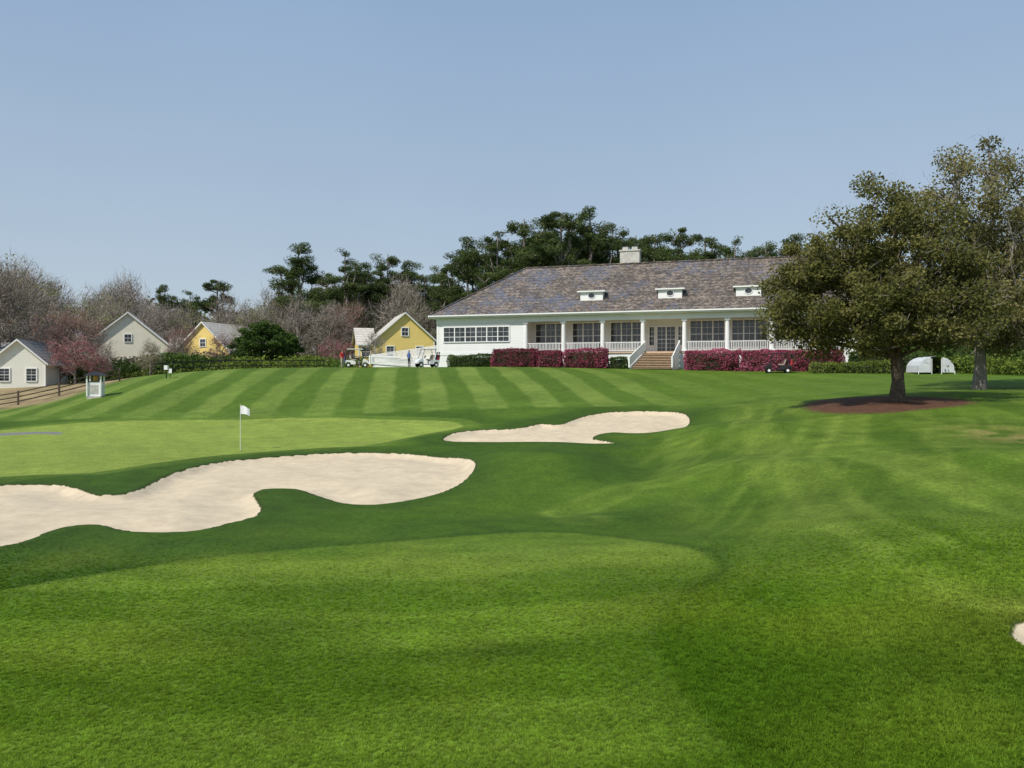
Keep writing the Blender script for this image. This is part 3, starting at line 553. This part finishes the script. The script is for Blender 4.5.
for X0 in (18.4,26.9,34.9):
    Yf=1.95; zb=EZ+(Yf-g0)*slope; W=1.25; zt=zb+1.05
    Yb=g0+(zt-EZ)/slope
    dm.poly([(X0-W,Yf,zb-.1),(X0+W,Yf,zb-.1),(X0+W,Yf,zt),(X0-W,Yf,zt)],M_white)
    for s in (-1,1):
        dm.poly([(X0+s*W,Yf,zb-.1),(X0+s*W,Yb,zt),(X0+s*W,Yf,zt)],M_siding)
    E=W+.3; yf=Yf-.28; Yr=g0+(zt+.75-EZ)/slope
    A_=(X0-E,yf,zt);B_=(X0+E,yf,zt);C_=(X0+E,Yb+.3,zt);D_=(X0-E,Yb+.3,zt);R1=(X0-.75,yf+.95,zt+.62);R2=(X0+.75,yf+.95,zt+.62);R3=(X0+.75,Yr,zt+.62);R4=(X0-.75,Yr,zt+.62)
    dm.poly([A_,B_,R2,R1],M_roof);dm.poly([B_,C_,R3,R2],M_roof);dm.poly([D_,A_,R1,R4],M_roof);dm.poly([R1,R2,R3,R4],M_roof)
    dm.poly([(A_[0],A_[1],zt-.14),(B_[0],B_[1],zt-.14),B_,A_],M_white); dm.poly([(A_[0],A_[1],zt-.14),(D_[0],D_[1],zt-.14),(C_[0],C_[1],zt-.14),(B_[0],B_[1],zt-.14)],M_white)
    for s in (-1,1): dm.poly([(X0+s*E,yf,zt-.14),(X0+s*E,yf,zt),(X0+s*E,Yb+.3,zt),(X0+s*E,Yb+.3,zt-.14)],M_white)
    n=20; zc=(zb+zt)/2+.0
    dm.poly([(X0+.36*math.cos(2*math.pi*i/n),Yf-.035,zc+.27*math.sin(2*math.pi*i/n)) for i in range(n)],M_glass)
    for i in range(n):
        t0,t1=2*math.pi*i/n,2*math.pi*(i+1)/n
        dm.beam((X0+.39*math.cos(t0),Yf-.03,zc+.3*math.sin(t0)),(X0+.39*math.cos(t1),Yf-.03,zc+.3*math.sin(t1)),.06,.07,M_white)
dm.obj('dormers',ch)
cm=MB(); cm.box(20.3,22.6,9.5,10.7,11,14.0,M_stone); cm.box(20.2,22.7,9.4,10.8,14.0,14.16,M_stone)
for x in (20.9,22.0): cm.box(x-.32,x+.32,9.75,10.4,14.16,14.6,M_stone); cm.box(x-.4,x+.4,9.68,10.48,14.6,14.68,M_dark)
cm.obj('chimney',ch)
cn=MB()
for k in range(NC):
    x=L0+SP*k+(.02 if k==0 else 0)
    cn.cyl((x,.74,FL+.18),(x,.74,5.02),.25,.21,M_white,16); cn.box(x-.30,x+.30,.44,1.03,FL,FL+.18,M_white); cn.box(x-.28,x+.28,.46,1.02,5.02,5.24,M_white)
cn.obj('columns',ch)
wn=MB()
def window(mb,x0,x1,y,z0,z1,nx_,nz,units=1,fw=.08):
    mb.box(x0,x1,y-.02,y-.002,z0,z1,M_glass)
    mb.box(x0-.12,x0,y-.09,y-.001,z0-.1,z1+.14,M_white); mb.box(x1,x1+.12,y-.09,y-.001,z0-.1,z1+.14,M_white)
    mb.box(x0,x1,y-.09,y-.001,z1,z1+.14,M_white); mb.box(x0,x1,y-.12,y-.001,z0-.1,z0,M_white)
    uw=(x1-x0)/units
    for u in range(units):
        if u: mb.box(x0+u*uw-.06,x0+u*uw+.06,y-.08,y-.021,z0,z1,M_white)
        for i in range(1,nx_):
            xx=x0+u*uw+uw*i/nx_; mb.box(xx-.012,xx+.012,y-.045,y-.021,z0,z1,M_white)
    for i in range(1,nz):
        zz=z0+(z1-z0)*i/nz; hw=.03 if i==nz//2 else .012; mb.box(x0,x1,y-.05,y-.0465,zz-hw,zz+hw,M_white)
window(wn,1.5,9.3,.6,3.15,4.75,2,3,6)
for k in range(7):
    xa=L0+SP*k
    if k==3:
        window(wn,xa+1.2,xa+3.1,3.6,FL+.05,4.6,2,6,2); window(wn,xa+.35,xa+.85,3.6,2.6,4.6,2,4); window(wn,xa+3.45,xa+3.95,3.6,2.6,4.6,2,4)
    else: window(wn,xa+.42,xa+3.9,3.6,2.35,5.15,2,4,3)
window(wn,XR+.8,XE-.9,.6,3.0,4.8,2,4,2)
wn.obj('windows',ch)
rl=MB()
def rail(mb,p,q,h=1.0,m=M_white,sp=.16,bw=.045,posts=True):
    p=Vector(p);q=Vector(q); n=max(2,int((q-p).length/sp)); up=Vector((0,0,1))
    mb.beam(p+up*h,q+up*h,.09,.08,m); mb.beam(p+up*.12,q+up*.12,.06,.06,m)
    for i in range(1,n):
        c=p.lerp(q,i/n); mb.beam(c+up*.15,c+up*(h-.035),bw,bw,m)
    if posts:
        for c in (p,q): mb.beam(c,c+up*(h+.14),.14,.14,m)
sx0,sx1=24.3,28.1
for k in range(7):
    xa=L0+SP*k+.26; xb=L0+SP*(k+1)-.26
    if k==3: continue
    rail(rl,(xa,.74,FL),(xb,.74,FL),posts=False,bw=.06)
NS=10
for s,xt,xb in ((0,sx0+.1,sx0-1.0),(1,sx1-.1,sx1-.5)):
    rail(rl,(xt,.45,FL),(xb,-3.1,.12),1.0,bw=.06)
    rl.poly([(xt,.45,FL-.05),(xb,-3.1,.1),(xb,-3.1,-.3),(xt,.45,-.3)],M_white)
rail(rl,(.3,2.2,FL),(-8.4,2.2,.75)); rail(rl,(.3,3.8,FL),(-8.4,3.8,.75)); rail(rl,(-8.4,2.2,.75),(-8.4,3.8,.75),posts=False)
rail(rl,(-8.0,.6,.6),(.3,.6,.3),.95); rail(rl,(-8.4,2.0,.75),(-2,1.9,.4),.95)
rl.poly([(.5,2.25,FL-.03),(.5,3.75,FL-.03),(-8.4,3.75,.7),(-8.4,2.25,.7)],M_wood)
rl.poly([(.5,2.22,FL-.05),(-8.4,2.22,.68),(-8.4,2.22,-.6),(.5,2.22,-.6)],M_white)
rl.obj('railings',ch)
stp=MB()
for i in range(NS):
    z1=FL-.005-(i+1)*(FL/ (NS+.5)); y1=.45-i*.34; f=i/NS; xl=sx0+.1-1.1*f; xr_=sx1-.1-.4*f
    stp.box(xl,xr_,y1-.36,y1,z1-.05,z1,M_wood); stp.box(xl+.02,xr_-.02,y1-.02,y1+.0,z1-.3,z1-.051,M_wood)
stp.obj('stairs',ch)
def phedge(name,x0,x1,y0,y1,h,lm,seed,dens=170,ls=.075):
    o=hedge(name,None,x0,x1,y0,y1,h,lm,dens,ls,seed); cx,cy=cl((x0+x1)/2,y0); o.location=(CO.x,CO.y,hz(cx,cy)-.02); o.rotation_euler=(0,0,TH)
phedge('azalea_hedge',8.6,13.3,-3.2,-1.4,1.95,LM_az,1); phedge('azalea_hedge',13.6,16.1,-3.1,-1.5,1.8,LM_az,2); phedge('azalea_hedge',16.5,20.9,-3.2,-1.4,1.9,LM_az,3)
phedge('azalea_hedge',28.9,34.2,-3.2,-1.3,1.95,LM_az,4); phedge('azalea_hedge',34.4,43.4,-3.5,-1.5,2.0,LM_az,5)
phedge('boxwood_hedge',3.2,8.2,-2.4,-1.0,1.3,LM_green,6); phedge('boxwood_hedge',21.2,22.9,-2.9,-1.5,1.2,LM_green,7)
phedge('boxwood_hedge',40.5,47.5,-6.6,-5.0,1.0,LM_lime,8); phedge('boxwood_hedge',44,51,-4,-2,1.9,LM_green,9)
# ------------------------------------------------------------------ houses
R_grey=roofmat('grey_shingle',(.16,.15,.145),(.24,.225,.21),(.33,.31,.29)); R_tan=roofmat('tan_shingle',(.44,.40,.35),(.54,.50,.44),(.64,.6,.54))
S_cream=siding('cream_siding',(.74,.70,.56)); S_yel=siding('yellow_siding',(.80,.60,.19)); S_pale=siding('pale_siding',(.72,.71,.62))
def house(d,bx,W,Dp,wh,rise,wall,roof,rz,wing=None,dz=0):
    x=(bx-512)/770*d; e=empty('yellow_house' if wall is S_yel else 'cream_house',(x,d,hz(x,d)-.2+dz),rz)
    b=MB()
    def vol(x0,x1,y0,y1,wh,rise,axis):
        b.box(x0,x1,y0,y1,-2.5,wh,wall); o=.45; t=.2
        if axis=='y':
            xm=(x0+x1)/2
            for y_,sgn in ((y0,1),(y1,-1)): b.poly([(x0,y_,wh),(x1,y_,wh),(xm,y_,wh+rise)][::sgn],wall)
            k=rise/((x1-x0)/2); zo=wh-o*k
            for s,xe in ((1,x0-o),(-1,x1+o)):
                b.poly([(xe,y0-o,zo+t),(xm,y0-o,wh+rise+t),(xm,y1+o,wh+rise+t),(xe,y1+o,zo+t)][::-s],roof)
                b.poly([(xe,y0-o,zo),(xm,y0-o,wh+rise),(xm,y0-o,wh+rise+t),(xe,y0-o,zo+t)],M_white)
                b.poly([(xe,y0-o,zo),(xe,y1+o,zo),(xm,y1+o,wh+rise),(xm,y0-o,wh+rise)],M_white)
                b.poly([(xe,y0-o,zo),(xe,y0-o,zo+t),(xe,y1+o,zo+t),(xe,y1+o,zo)],M_white)
        else:
            ym=(y0+y1)/2; k=rise/((y1-y0)/2); zo=wh-o*k
            for x_ in (x0,x1): b.poly([(x_,y0,wh),(x_,y1,wh),(x_,ym,wh+rise)],wall)
            for ye in (y0-o,y1+o):
                b.poly([(x0-o,ye,zo+t),(x1+o,ye,zo+t),(x1+o,ym,wh+rise+t),(x0-o,ym,wh+rise+t)],roof)
                b.poly([(x0-o,ye,zo),(x1+o,ye,zo),(x1+o,ye,zo+t),(x0-o,ye,zo+t)],M_white)
                for x_ in (x0-o,x1+o): b.poly([(x_,ye,zo),(x_,ym,wh+rise),(x_,ym,wh+rise+t),(x_,ye,zo+t)],M_white)
        for x_ in (x0,x1): b.box(x_-.09,x_+.09,y0-.03,y0+.1,-1,wh-.02,M_white)
    vol(-W/2,W/2,0,Dp,wh,rise,'y')
    if wing:
        for wg in wing: vol(*wg)
    b.obj('shell',e); g=MB(); nw=max(2,int(W/3))
    for i in range(nw):
        xc=-W/2+W*(i+.5)/nw; window(g,xc-.5,xc+.5,0,1.0,2.4,2,4)
    if rise>2.5: window(g,-.45,.45,0,wh+.6,wh+1.7,2,2)
    if wing:
        for wg in wing:
            xc=(wg[0]+wg[1])/2; window(g,xc-.6,xc+.6,wg[2],1.0,2.3,2,4)
    g.obj('windows',e); return e
house(90,18,5.6,9,3.2,2.5,S_pale,R_grey,.25,[(-13,-2.8,2,9,2.9,2.6,'x')])
house(116,128,11.5,12,4.4,4.9,S_cream,R_tan,.35,[(-10.5,-5.8,2.5,12,4.0,3.0,'y'),(5.8,8.5,3,10,3.4,2.4,'x')],1.3)
house(118,203,9.2,11,3.6,4.2,S_yel,R_tan,-.25,[(4.65,8.0,3,9,3.0,2.2,'x')],1.1)
house(112,405,8.6,9,3.4,3.8,S_yel,R_tan,.3,[(-6.4,-4.35,2,8,2.9,2.2,'x')],1.4)
# ------------------------------------------------------------------ golf cart
def cart(x,y,rz,body=(.75,.75,.72),cover=False,nm='golf_cart'):
    e=empty(nm,(x,y,hz(x,y)),rz); B=simple('cart_body',body,.3,.05); S=simple('cart_seat',(.35,.30,.24),.6,.1)
    for wx in (-.82,.82):
        for wy in (-.48,.48):
            m=MB(); s=1 if wy>0 else -1
            m.cyl((wx,wy-.09*s,.23),(wx,wy+.09*s,.23),.23,.23,M_tyre,20); m.cyl((wx,wy+.092*s,.23),(wx,wy+.10*s,.23),.12,.12,M_white,14); m.obj('wheel',e)
    m=MB()
    def prof(pts,y0,y1,mt):
        n=len(pts); m.poly([(a,y0,b) for a,b in pts],mt); m.poly([(a,y1,b) for a,b in pts][::-1],mt)
        for i in range(n):
            a,b=pts[i],pts[(i+1)%n]; m.poly([(b[0],y0,b[1]),(a[0],y0,a[1]),(a[0],y1,a[1]),(b[0],y1,b[1])],mt)
    prof([(.55,.28),(.58,.5),(.62,.85),(.72,.88),(.98,.76),(1.18,.55),(1.2,.36),(1.08,.36),(1.0,.5),(.82,.56),(.64,.48),(.58,.28)],-.55,.55,B)
    prof([(-1.15,.38),(-1.17,.66),(-.95,.74),(-.35,.70),(-.15,.62),(-.12,.3),(-.56,.3),(-.62,.48),(-.82,.56),(-1.0,.5),(-1.06,.38)],-.56,.56,B)
    m.box(-.2,.6,-.5,.5,.24,.31,M_dark)
    m.obj('body',e,.02)
    m=MB(); m.box(-.55,-.05,-.5,.5,.71,.84,S); m.beam((-.55,0,.86),(-.66,0,1.25),.98,.1,S); m.beam((-.62,0,.86),(-.7,0,1.2),.98,.06,B); m.obj('seat',e,.03)
    m=MB()
    for yy in (-.5,.5): m.beam((.72,yy,.85),(.42,yy,1.78),.035,.035,M_dark); m.beam((-.95,yy,.7),(-.72,yy,1.78),.035,.035,M_dark)
    m.beam((.55,.25,.85),(.3,.25,1.05),.03,.03,M_dark); m.cyl((.3,.25,1.05),(.275,.25,1.03),.17,.17,M_dark,16); m.obj('frame',e)
    m=MB(); m.box(-.95,.62,-.58,.58,1.78,1.86,B); m.obj('roof',e,.03)
    m=MB(); m.poly([(.71,-.49,.9),(.71,.49,.9),(.44,.49,1.72),(.44,-.49,1.72)],M_glass)
    if cover: m.obj('windshield',e)
    m=MB()
    for yy,c in ((-.25,(.05,.07,.2)),(.25,(.3,.03,.03))):
        bm=simple('golf_bag',c,.7); m.cyl((-1.12,yy,.5),(-1.25,yy,1.25),.12,.14,bm,12)
        for k in range(5):
            o=(k-2)*.04; m.cyl((-1.24,yy+o,1.25),(-1.28,yy+o*1.6,1.45+.03*(k%3)),.012,.012,M_dark,6); m.box(-1.31,-1.25,yy+o*1.6-.03,yy+o*1.6+.03,1.42+.03*(k%3),1.5+.03*(k%3),M_dark)
    m.obj('golf_bags',e); return e
cart(-15.6,77.5,.15); cart(-8.7,78.6,math.pi+.5,(.7,.71,.72)); cart(24.6,71.3,math.pi-.2,(.03,.03,.035),True)
# ------------------------------------------------------------------ people
SKIN=simple('skin',(.45,.27,.19),.5,.05)
def person(name,x,y,z,rz,J,shirt,pants,hair=(.06,.04,.03)):
    V=list(J['v']); E=J['e']; R=J['r']
    me=bpy.data.meshes.new(name+'_sk'); me.from_pydata([v for v in V],E,[]); o=bpy.data.objects.new(name,me); COL.objects.link(o)
    o.modifiers.new('s','SKIN')
    for i,rr in enumerate(R): me.skin_vertices[0].data[i].radius=(rr[0],rr[1]) if isinstance(rr,tuple) else (rr,rr)
    me.skin_vertices[0].data[0].use_root=True
    ss_=o.modifiers.new('u','SUBSURF'); ss_.levels=2; ss_.render_levels=2
    dg=bpy.context.evaluated_depsgraph_get(); nm=bpy.data.meshes.new_from_object(o.evaluated_get(dg)); o.modifiers.clear(); o.data=nm
    ms=[simple('shirt',shirt,.8),simple('trousers',pants,.8),SKIN,simple('hair',hair,.8),M_dark]; nm.materials.clear()
    for k in ms: nm.materials.append(k)
    kn=J['neck']
    for p in nm.polygons:
        c=p.center; p.use_smooth=True
        if c.z>kn: p.material_index=3 if (c.z>J['head'][2]+.05 or c.x<J['head'][0]-.03) else 2
        elif J['skinf'](c): p.material_index=2
        elif c.z<J.get('shoe',.08): p.material_index=4
        elif J['pantf'](c): p.material_index=1
        else: p.material_index=0
    f=MB(); hx,hy,hzv=J['head']
    f.cyl((hx+.085,hy,hzv-.01),(hx+.12,hy,hzv-.03),.014,.018,SKIN,8)
    for s in (-1,1): f.box(hx+.078,hx+.092,hy+s*.032-.012,hy+s*.032+.012,hzv+.008,hzv+.022,M_dark); f.cyl((hx,hy+s*.075,hzv),(hx-.01,hy+s*.092,hzv),.03,.026,SKIN,8)
    f.box(hx+.074,hx+.086,hy-.025,hy+.025,hzv-.062,hzv-.05,M_brick)
    ff=f.obj('face',o); o.location=(x,y,z); o.rotation_euler=(0,0,rz); return o
def hand(V,E,R,w,d):
    b=len(V); d=Vector(d).normalized(); s=Vector((0,1,0)) if abs(d.y)<.8 else Vector((1,0,0)); s=(s-d*s.dot(d)).normalized()
    W_=Vector(V[w]); V.append(tuple(W_+d*.07)); R.append((.018,.035)); E.append((w,b))
    for k in range(4):
        o=(k-1.5)*.021; ln=(.062,.075,.07,.055)[k]; i=len(V)
        V.append(tuple(W_+d*.10+s*o)); R.append(.009); E.append((b,i)); V.append(tuple(W_+d*(.10+ln)+s*o*1.1)); R.append(.007); E.append((i,i+1))
    i=len(V); V.append(tuple(W_+d*.06+s*.05)); R.append(.01); E.append((w,i)); V.append(tuple(W_+d*.10+s*.062)); R.append(.008); E.append((i,i+1))
V=[(0,0,.95),(0,0,1.15),(0,0,1.36),(0,0,1.48),(0.02,0,1.56),(0.02,0,1.66),(0.01,0,1.74),
 (0,.10,.90),(.02,.11,.50),(0,.12,.09),(.13,.14,.04),(0,-.10,.90),(.05,-.11,.50),(.0,-.13,.09),(.13,-.15,.04),
 (0,.19,1.40),(-.02,.25,1.12),(.10,.25,.88),(0,-.19,1.40),(-.02,-.25,1.12),(.16,-.2,.95)]
E=[(0,1),(1,2),(2,3),(3,4),(4,5),(5,6),(0,7),(7,8),(8,9),(9,10),(0,11),(11,12),(12,13),(13,14),(2,15),(15,16),(16,17),(2,18),(18,19),(19,20)]
R=[(.14,.11),(.13,.10),(.15,.11),(.06,.06),(.055,.055),(.085,.075),(.06,.06),.095,.062,.045,.035,.095,.062,.045,.035,.062,.045,.032,.062,.045,.032]
hand(V,E,R,17,(.3,0,-1)); hand(V,E,R,20,(.5,0,-.7))
stand=dict(v=V,e=E,r=R,neck=1.5,waist=.95,head=(.02,0,1.64),skinf=lambda c:abs(c.y)>.205 and c.z<1.15,pantf=lambda c:c.z<.93)
person('golfer',-16.9,76.6,hz(-16.9,76.6)+0.0,-.6,stand,(.6,.05,.05),(.45,.40,.30))
person('golfer',-10.6,79.2,hz(-10.6,79.2),.8,stand,(.08,.14,.35),(.06,.06,.08))
V=[(-.28,.25,.92),(-.32,.25,1.12),(-.34,.25,1.32),(-.32,.25,1.42),(-.30,.25,1.49),(-.30,.25,1.58),(-.31,.25,1.66),
 (-.2,.34,.90),(.2,.36,.88),(.32,.36,.42),(.45,.37,.36),(-.2,.16,.90),(.2,.14,.88),(.32,.14,.42),(.45,.13,.36),
 (-.33,.43,1.34),(-.2,.47,1.12),(.08,.40,1.06),(-.33,.07,1.34),(-.2,.03,1.12),(.08,.12,1.06)]
E=[(0,1),(1,2),(2,3),(3,4),(4,5),(5,6),(0,7),(7,8),(8,9),(9,10),(0,11),(11,12),(12,13),(13,14),(2,15),(15,16),(16,17),(2,18),(18,19),(19,20)]
R=[(.14,.11),(.13,.10),(.15,.11),(.06,.06),(.055,.055),(.08,.075),(.06,.06),.09,.062,.045,.035,.09,.062,.045,.035,.06,.045,.032,.06,.045,.032]
hand(V,E,R,17,(1,0,0)); hand(V,E,R,20,(1,0,0))
sit=dict(v=V,e=E,r=R,neck=1.44,waist=.95,shoe=.38,head=(-.30,.25,1.57),skinf=lambda c:c.x>-.12 and c.z>.99,pantf=lambda c:c.z<.97)
person('golfer',-15.6,77.5,hz(-15.6,77.5),.15,sit,(.55,.55,.56),(.1,.1,.14))
# ------------------------------------------------------------------ flagstick
fx_,fy_=-12.7,36.0; e=empty('flagstick',(fx_,fy_,hz(fx_,fy_)))
m=MB(); m.cyl((0,0,0),(0,0,2.13),.014,.011,M_white,10); m.cyl((0,0,2.13),(0,0,2.16),.016,.01,M_white,10); m.cyl((0,0,-.02),(0,0,.006),.054,.054,M_dark,16); m.obj('pole',e)
g=8; fv=[];ffc=[]
for i in range(g+1):
    for j in range(5):
        u=i/g; fv.append((.01+u*.42,.04*math.sin(u*7)*u+.0,2.1-j*.09-.14*u*u+.02*math.sin(j+u*5)))
for i in range(g):
    for j in range(4): a=i*5+j; ffc.append((a,a+1,a+6,a+5))
fm=bpy.data.meshes.new('flag'); fm.from_pydata(fv,[],ffc); fm.materials.append(M_cloth); fo=bpy.data.objects.new('flag',fm); fo.parent=e; COL.objects.link(fo)
for p_ in fm.polygons: p_.use_smooth=True
# ------------------------------------------------------------------ water station / posts / fences
x,y=-33.0,61; e=empty('water_station',(x,y,hz(x,y)),.2)
m=MB(); m.box(-.5,.5,-.4,.4,-.2,.12,M_stone); m.box(-.42,.42,-.32,.32,.12,1.25,M_white)
for a in (-.5,.5):
    for b in (-.38,.38): m.box(a-.05,a+.05,b-.05,b+.05,.1,1.75,M_white)
m.box(-.3,.3,-.335,-.322,.3,1.0,M_stone); m.box(-.46,.46,-.36,.36,1.25,1.31,M_dark)
m.cyl((0,0,1.31),(0,0,1.68),.17,.17,simple('cooler',(.6,.3,.05),.4),16); m.obj('cabinet',e)
m=MB(); m.poly([(-.72,-.6,1.75),(.72,-.6,1.75),(.2,0,2.05),(-.2,0,2.05)],M_dark);m.poly([(.72,.6,1.75),(-.72,.6,1.75),(-.2,0,2.05),(.2,0,2.05)],M_dark);m.poly([(.72,-.6,1.75),(.72,.6,1.75),(.2,0,2.05)],M_dark);m.poly([(-.72,.6,1.75),(-.72,-.6,1.75),(-.2,0,2.05)],M_dark);m.poly([(-.72,-.6,1.74),(-.72,.6,1.74),(.72,.6,1.74),(.72,-.6,1.74)],M_white); m.obj('roof',e)
x,y=-31.2,69.5; e=empty('ball_washer',(x,y,hz(x,y)))
m=MB(); m.cyl((0,0,-.1),(0,0,.8),.05,.05,M_dark,10); m.box(-.16,.16,-.14,.14,.8,1.2,M_white); m.cyl((0,0,1.2),(0,0,1.34),.04,.07,M_dark,10); m.box(.2,.5,-.02,.02,.5,.9,M_white); m.cyl((.35,0,-.1),(.35,0,.5),.03,.03,M_dark,8); m.obj('washer',e,.015)
def fence(name,pts,h,m_,rails=3,sp=2.4,pw=.12):
    mb=MB(); P_=[]
    for (a,b) in zip(pts[:-1],pts[1:]):
        n=max(1,int(math.dist(a,b)/sp))
        for i in range(n): t=i/n; P_.append((a[0]*(1-t)+b[0]*t,a[1]*(1-t)+b[1]*t))
    P_.append(pts[-1]); Zs=height([p[0] for p in P_],[p[1] for p in P_])
    for (x,y),z in zip(P_,Zs): mb.box(x-pw/2,x+pw/2,y-pw/2,y+pw/2,z-.2,z+h+.08,m_)
    for i in range(len(P_)-1):
        for k in range(rails):
            zz=h*(k+1)/rails-.06; mb.beam((*P_[i],Zs[i]+zz),(*P_[i+1],Zs[i+1]+zz),.05,.09,m_)
    mb.obj(name)
M_fw=simple('weathered_wood',(.11,.085,.06),.85,.3,6)
fence('rail_fence',[(-62,50),(-47,62),(-40,68),(-37.2,73)],1.15,M_fw)
fence('iron_fence',[(-36.5,78),(-33,82),(-27,86),(-22,90)],1.2,M_dark,2,.9,.05)
x,y=-62.5,96; e=empty('utility_pole',(x,y,hz(x,y))); m=MB(); m.cyl((0,0,-.2),(0,0,7.2),.11,.08,M_bark,10); m.box(-.7,.7,-.05,.05,6.6,6.72,M_bark); m.obj('pole',e)
x,y=37.0,68.0; e=empty('white_tent',(x,y,hz(x,y)+.1),-.1); m=MB(); n=10; Ms=simple('canvas',(.55,.57,.59),.6,.12,2)
for i in range(n):
    a0,a1=math.pi*i/n,math.pi*(i+1)/n; f=lambda a:(-1.5*math.cos(a),1.4*max(0,math.sin(a))**.7)
    (xa,za),(xb,zb)=f(a0),f(a1); m.poly([(xa,-1.1,za),(xb,-1.1,zb),(xb,1.6,zb),(xa,1.6,za)],Ms)
    m.poly([(xa,1.6,0),(xa,1.6,za),(xb,1.6,zb),(xb,1.6,0)],Ms)
    if i not in (4,5): m.poly([(xa,-1.1,0),(xb,-1.1,0),(xb,-1.1,zb),(xa,-1.1,za)],Ms)
for xx in (-1.5,1.5,-.4,.4): m.cyl((xx,-1.13,-.2),(xx,-1.13,1.2 if abs(xx)<1 else .1),.03,.03,M_white,8)
m.obj('canopy',e)
# ------------------------------------------------------------------ light, sky, camera
EL=math.radians(48); az=math.atan2(-.68,-.73)
S=Vector((math.sin(az)*math.cos(EL),math.cos(az)*math.cos(EL),math.sin(EL)))
sl=bpy.data.lights.new('sun','SUN'); sl.energy=4.2; sl.angle=math.radians(.8); sl.color=(1,.95,.86); so=bpy.data.objects.new('sun',sl); COL.objects.link(so); so.rotation_euler=S.to_track_quat('Z','Y').to_euler()
wd=bpy.data.worlds.new('World'); scene.world=wd; wd.use_nodes=True; nt=wd.node_tree; bg=nt.nodes['Background']
sk=N(nt,'ShaderNodeTexSky',sky_type='NISHITA'); sk.sun_disc=False; sk.sun_elevation=EL; sk.sun_rotation=az%(2*math.pi); sk.air_density=1.0; sk.dust_density=1.5; sk.ozone_density=1.5
# thin high haze, denser toward the horizon
tcw=N(nt,'ShaderNodeTexCoord'); sw=N(nt,'ShaderNodeSeparateXYZ'); nt.links.new(tcw.outputs['Generated'],sw.inputs[0])
hr=N(nt,'ShaderNodeValToRGB'); hr.color_ramp.elements[0].color=(.58,.67,.75,1); hr.color_ramp.elements[1].color=(.335,.485,.70,1); hr.color_ramp.elements[1].position=.45
nt.links.new(sw.outputs[2],hr.inputs[0])
hs_=N(nt,'ShaderNodeVectorMath',operation='SCALE'); nt.links.new(hr.outputs[0],hs_.inputs[0]); hs_.inputs['Scale'].default_value=9.8
nw_=N(nt,'ShaderNodeTexNoise'); nw_.inputs['Scale'].default_value=2.2; nw_.inputs['Detail'].default_value=5; nt.links.new(tcw.outputs['Generated'],nw_.inputs['Vector'])
fr_=N(nt,'ShaderNodeMapRange'); fr_.inputs[1].default_value=.3; fr_.inputs[2].default_value=.7; fr_.inputs[3].default_value=.70; fr_.inputs[4].default_value=.80; nt.links.new(nw_.outputs['Fac'],fr_.inputs[0])
mx=N(nt,'ShaderNodeMix',data_type='RGBA'); nt.links.new(fr_.outputs[0],mx.inputs[0]); nt.links.new(hs_.outputs[0],mx.inputs[7])
nt.links.new(sk.outputs[0],mx.inputs[6]); nt.links.new(mx.outputs[2],bg.inputs[0]); bg.inputs[1].default_value=.10
cam=bpy.data.cameras.new('camera'); cam.lens=27.07; cam.sensor_width=36; cam.shift_y=-9/1024; cam.clip_end=6000; cam.clip_start=.1
co=bpy.data.objects.new('camera',cam); COL.objects.link(co); co.location=(0,0,3.5); co.rotation_euler=(math.radians(90),0,0); scene.camera=co
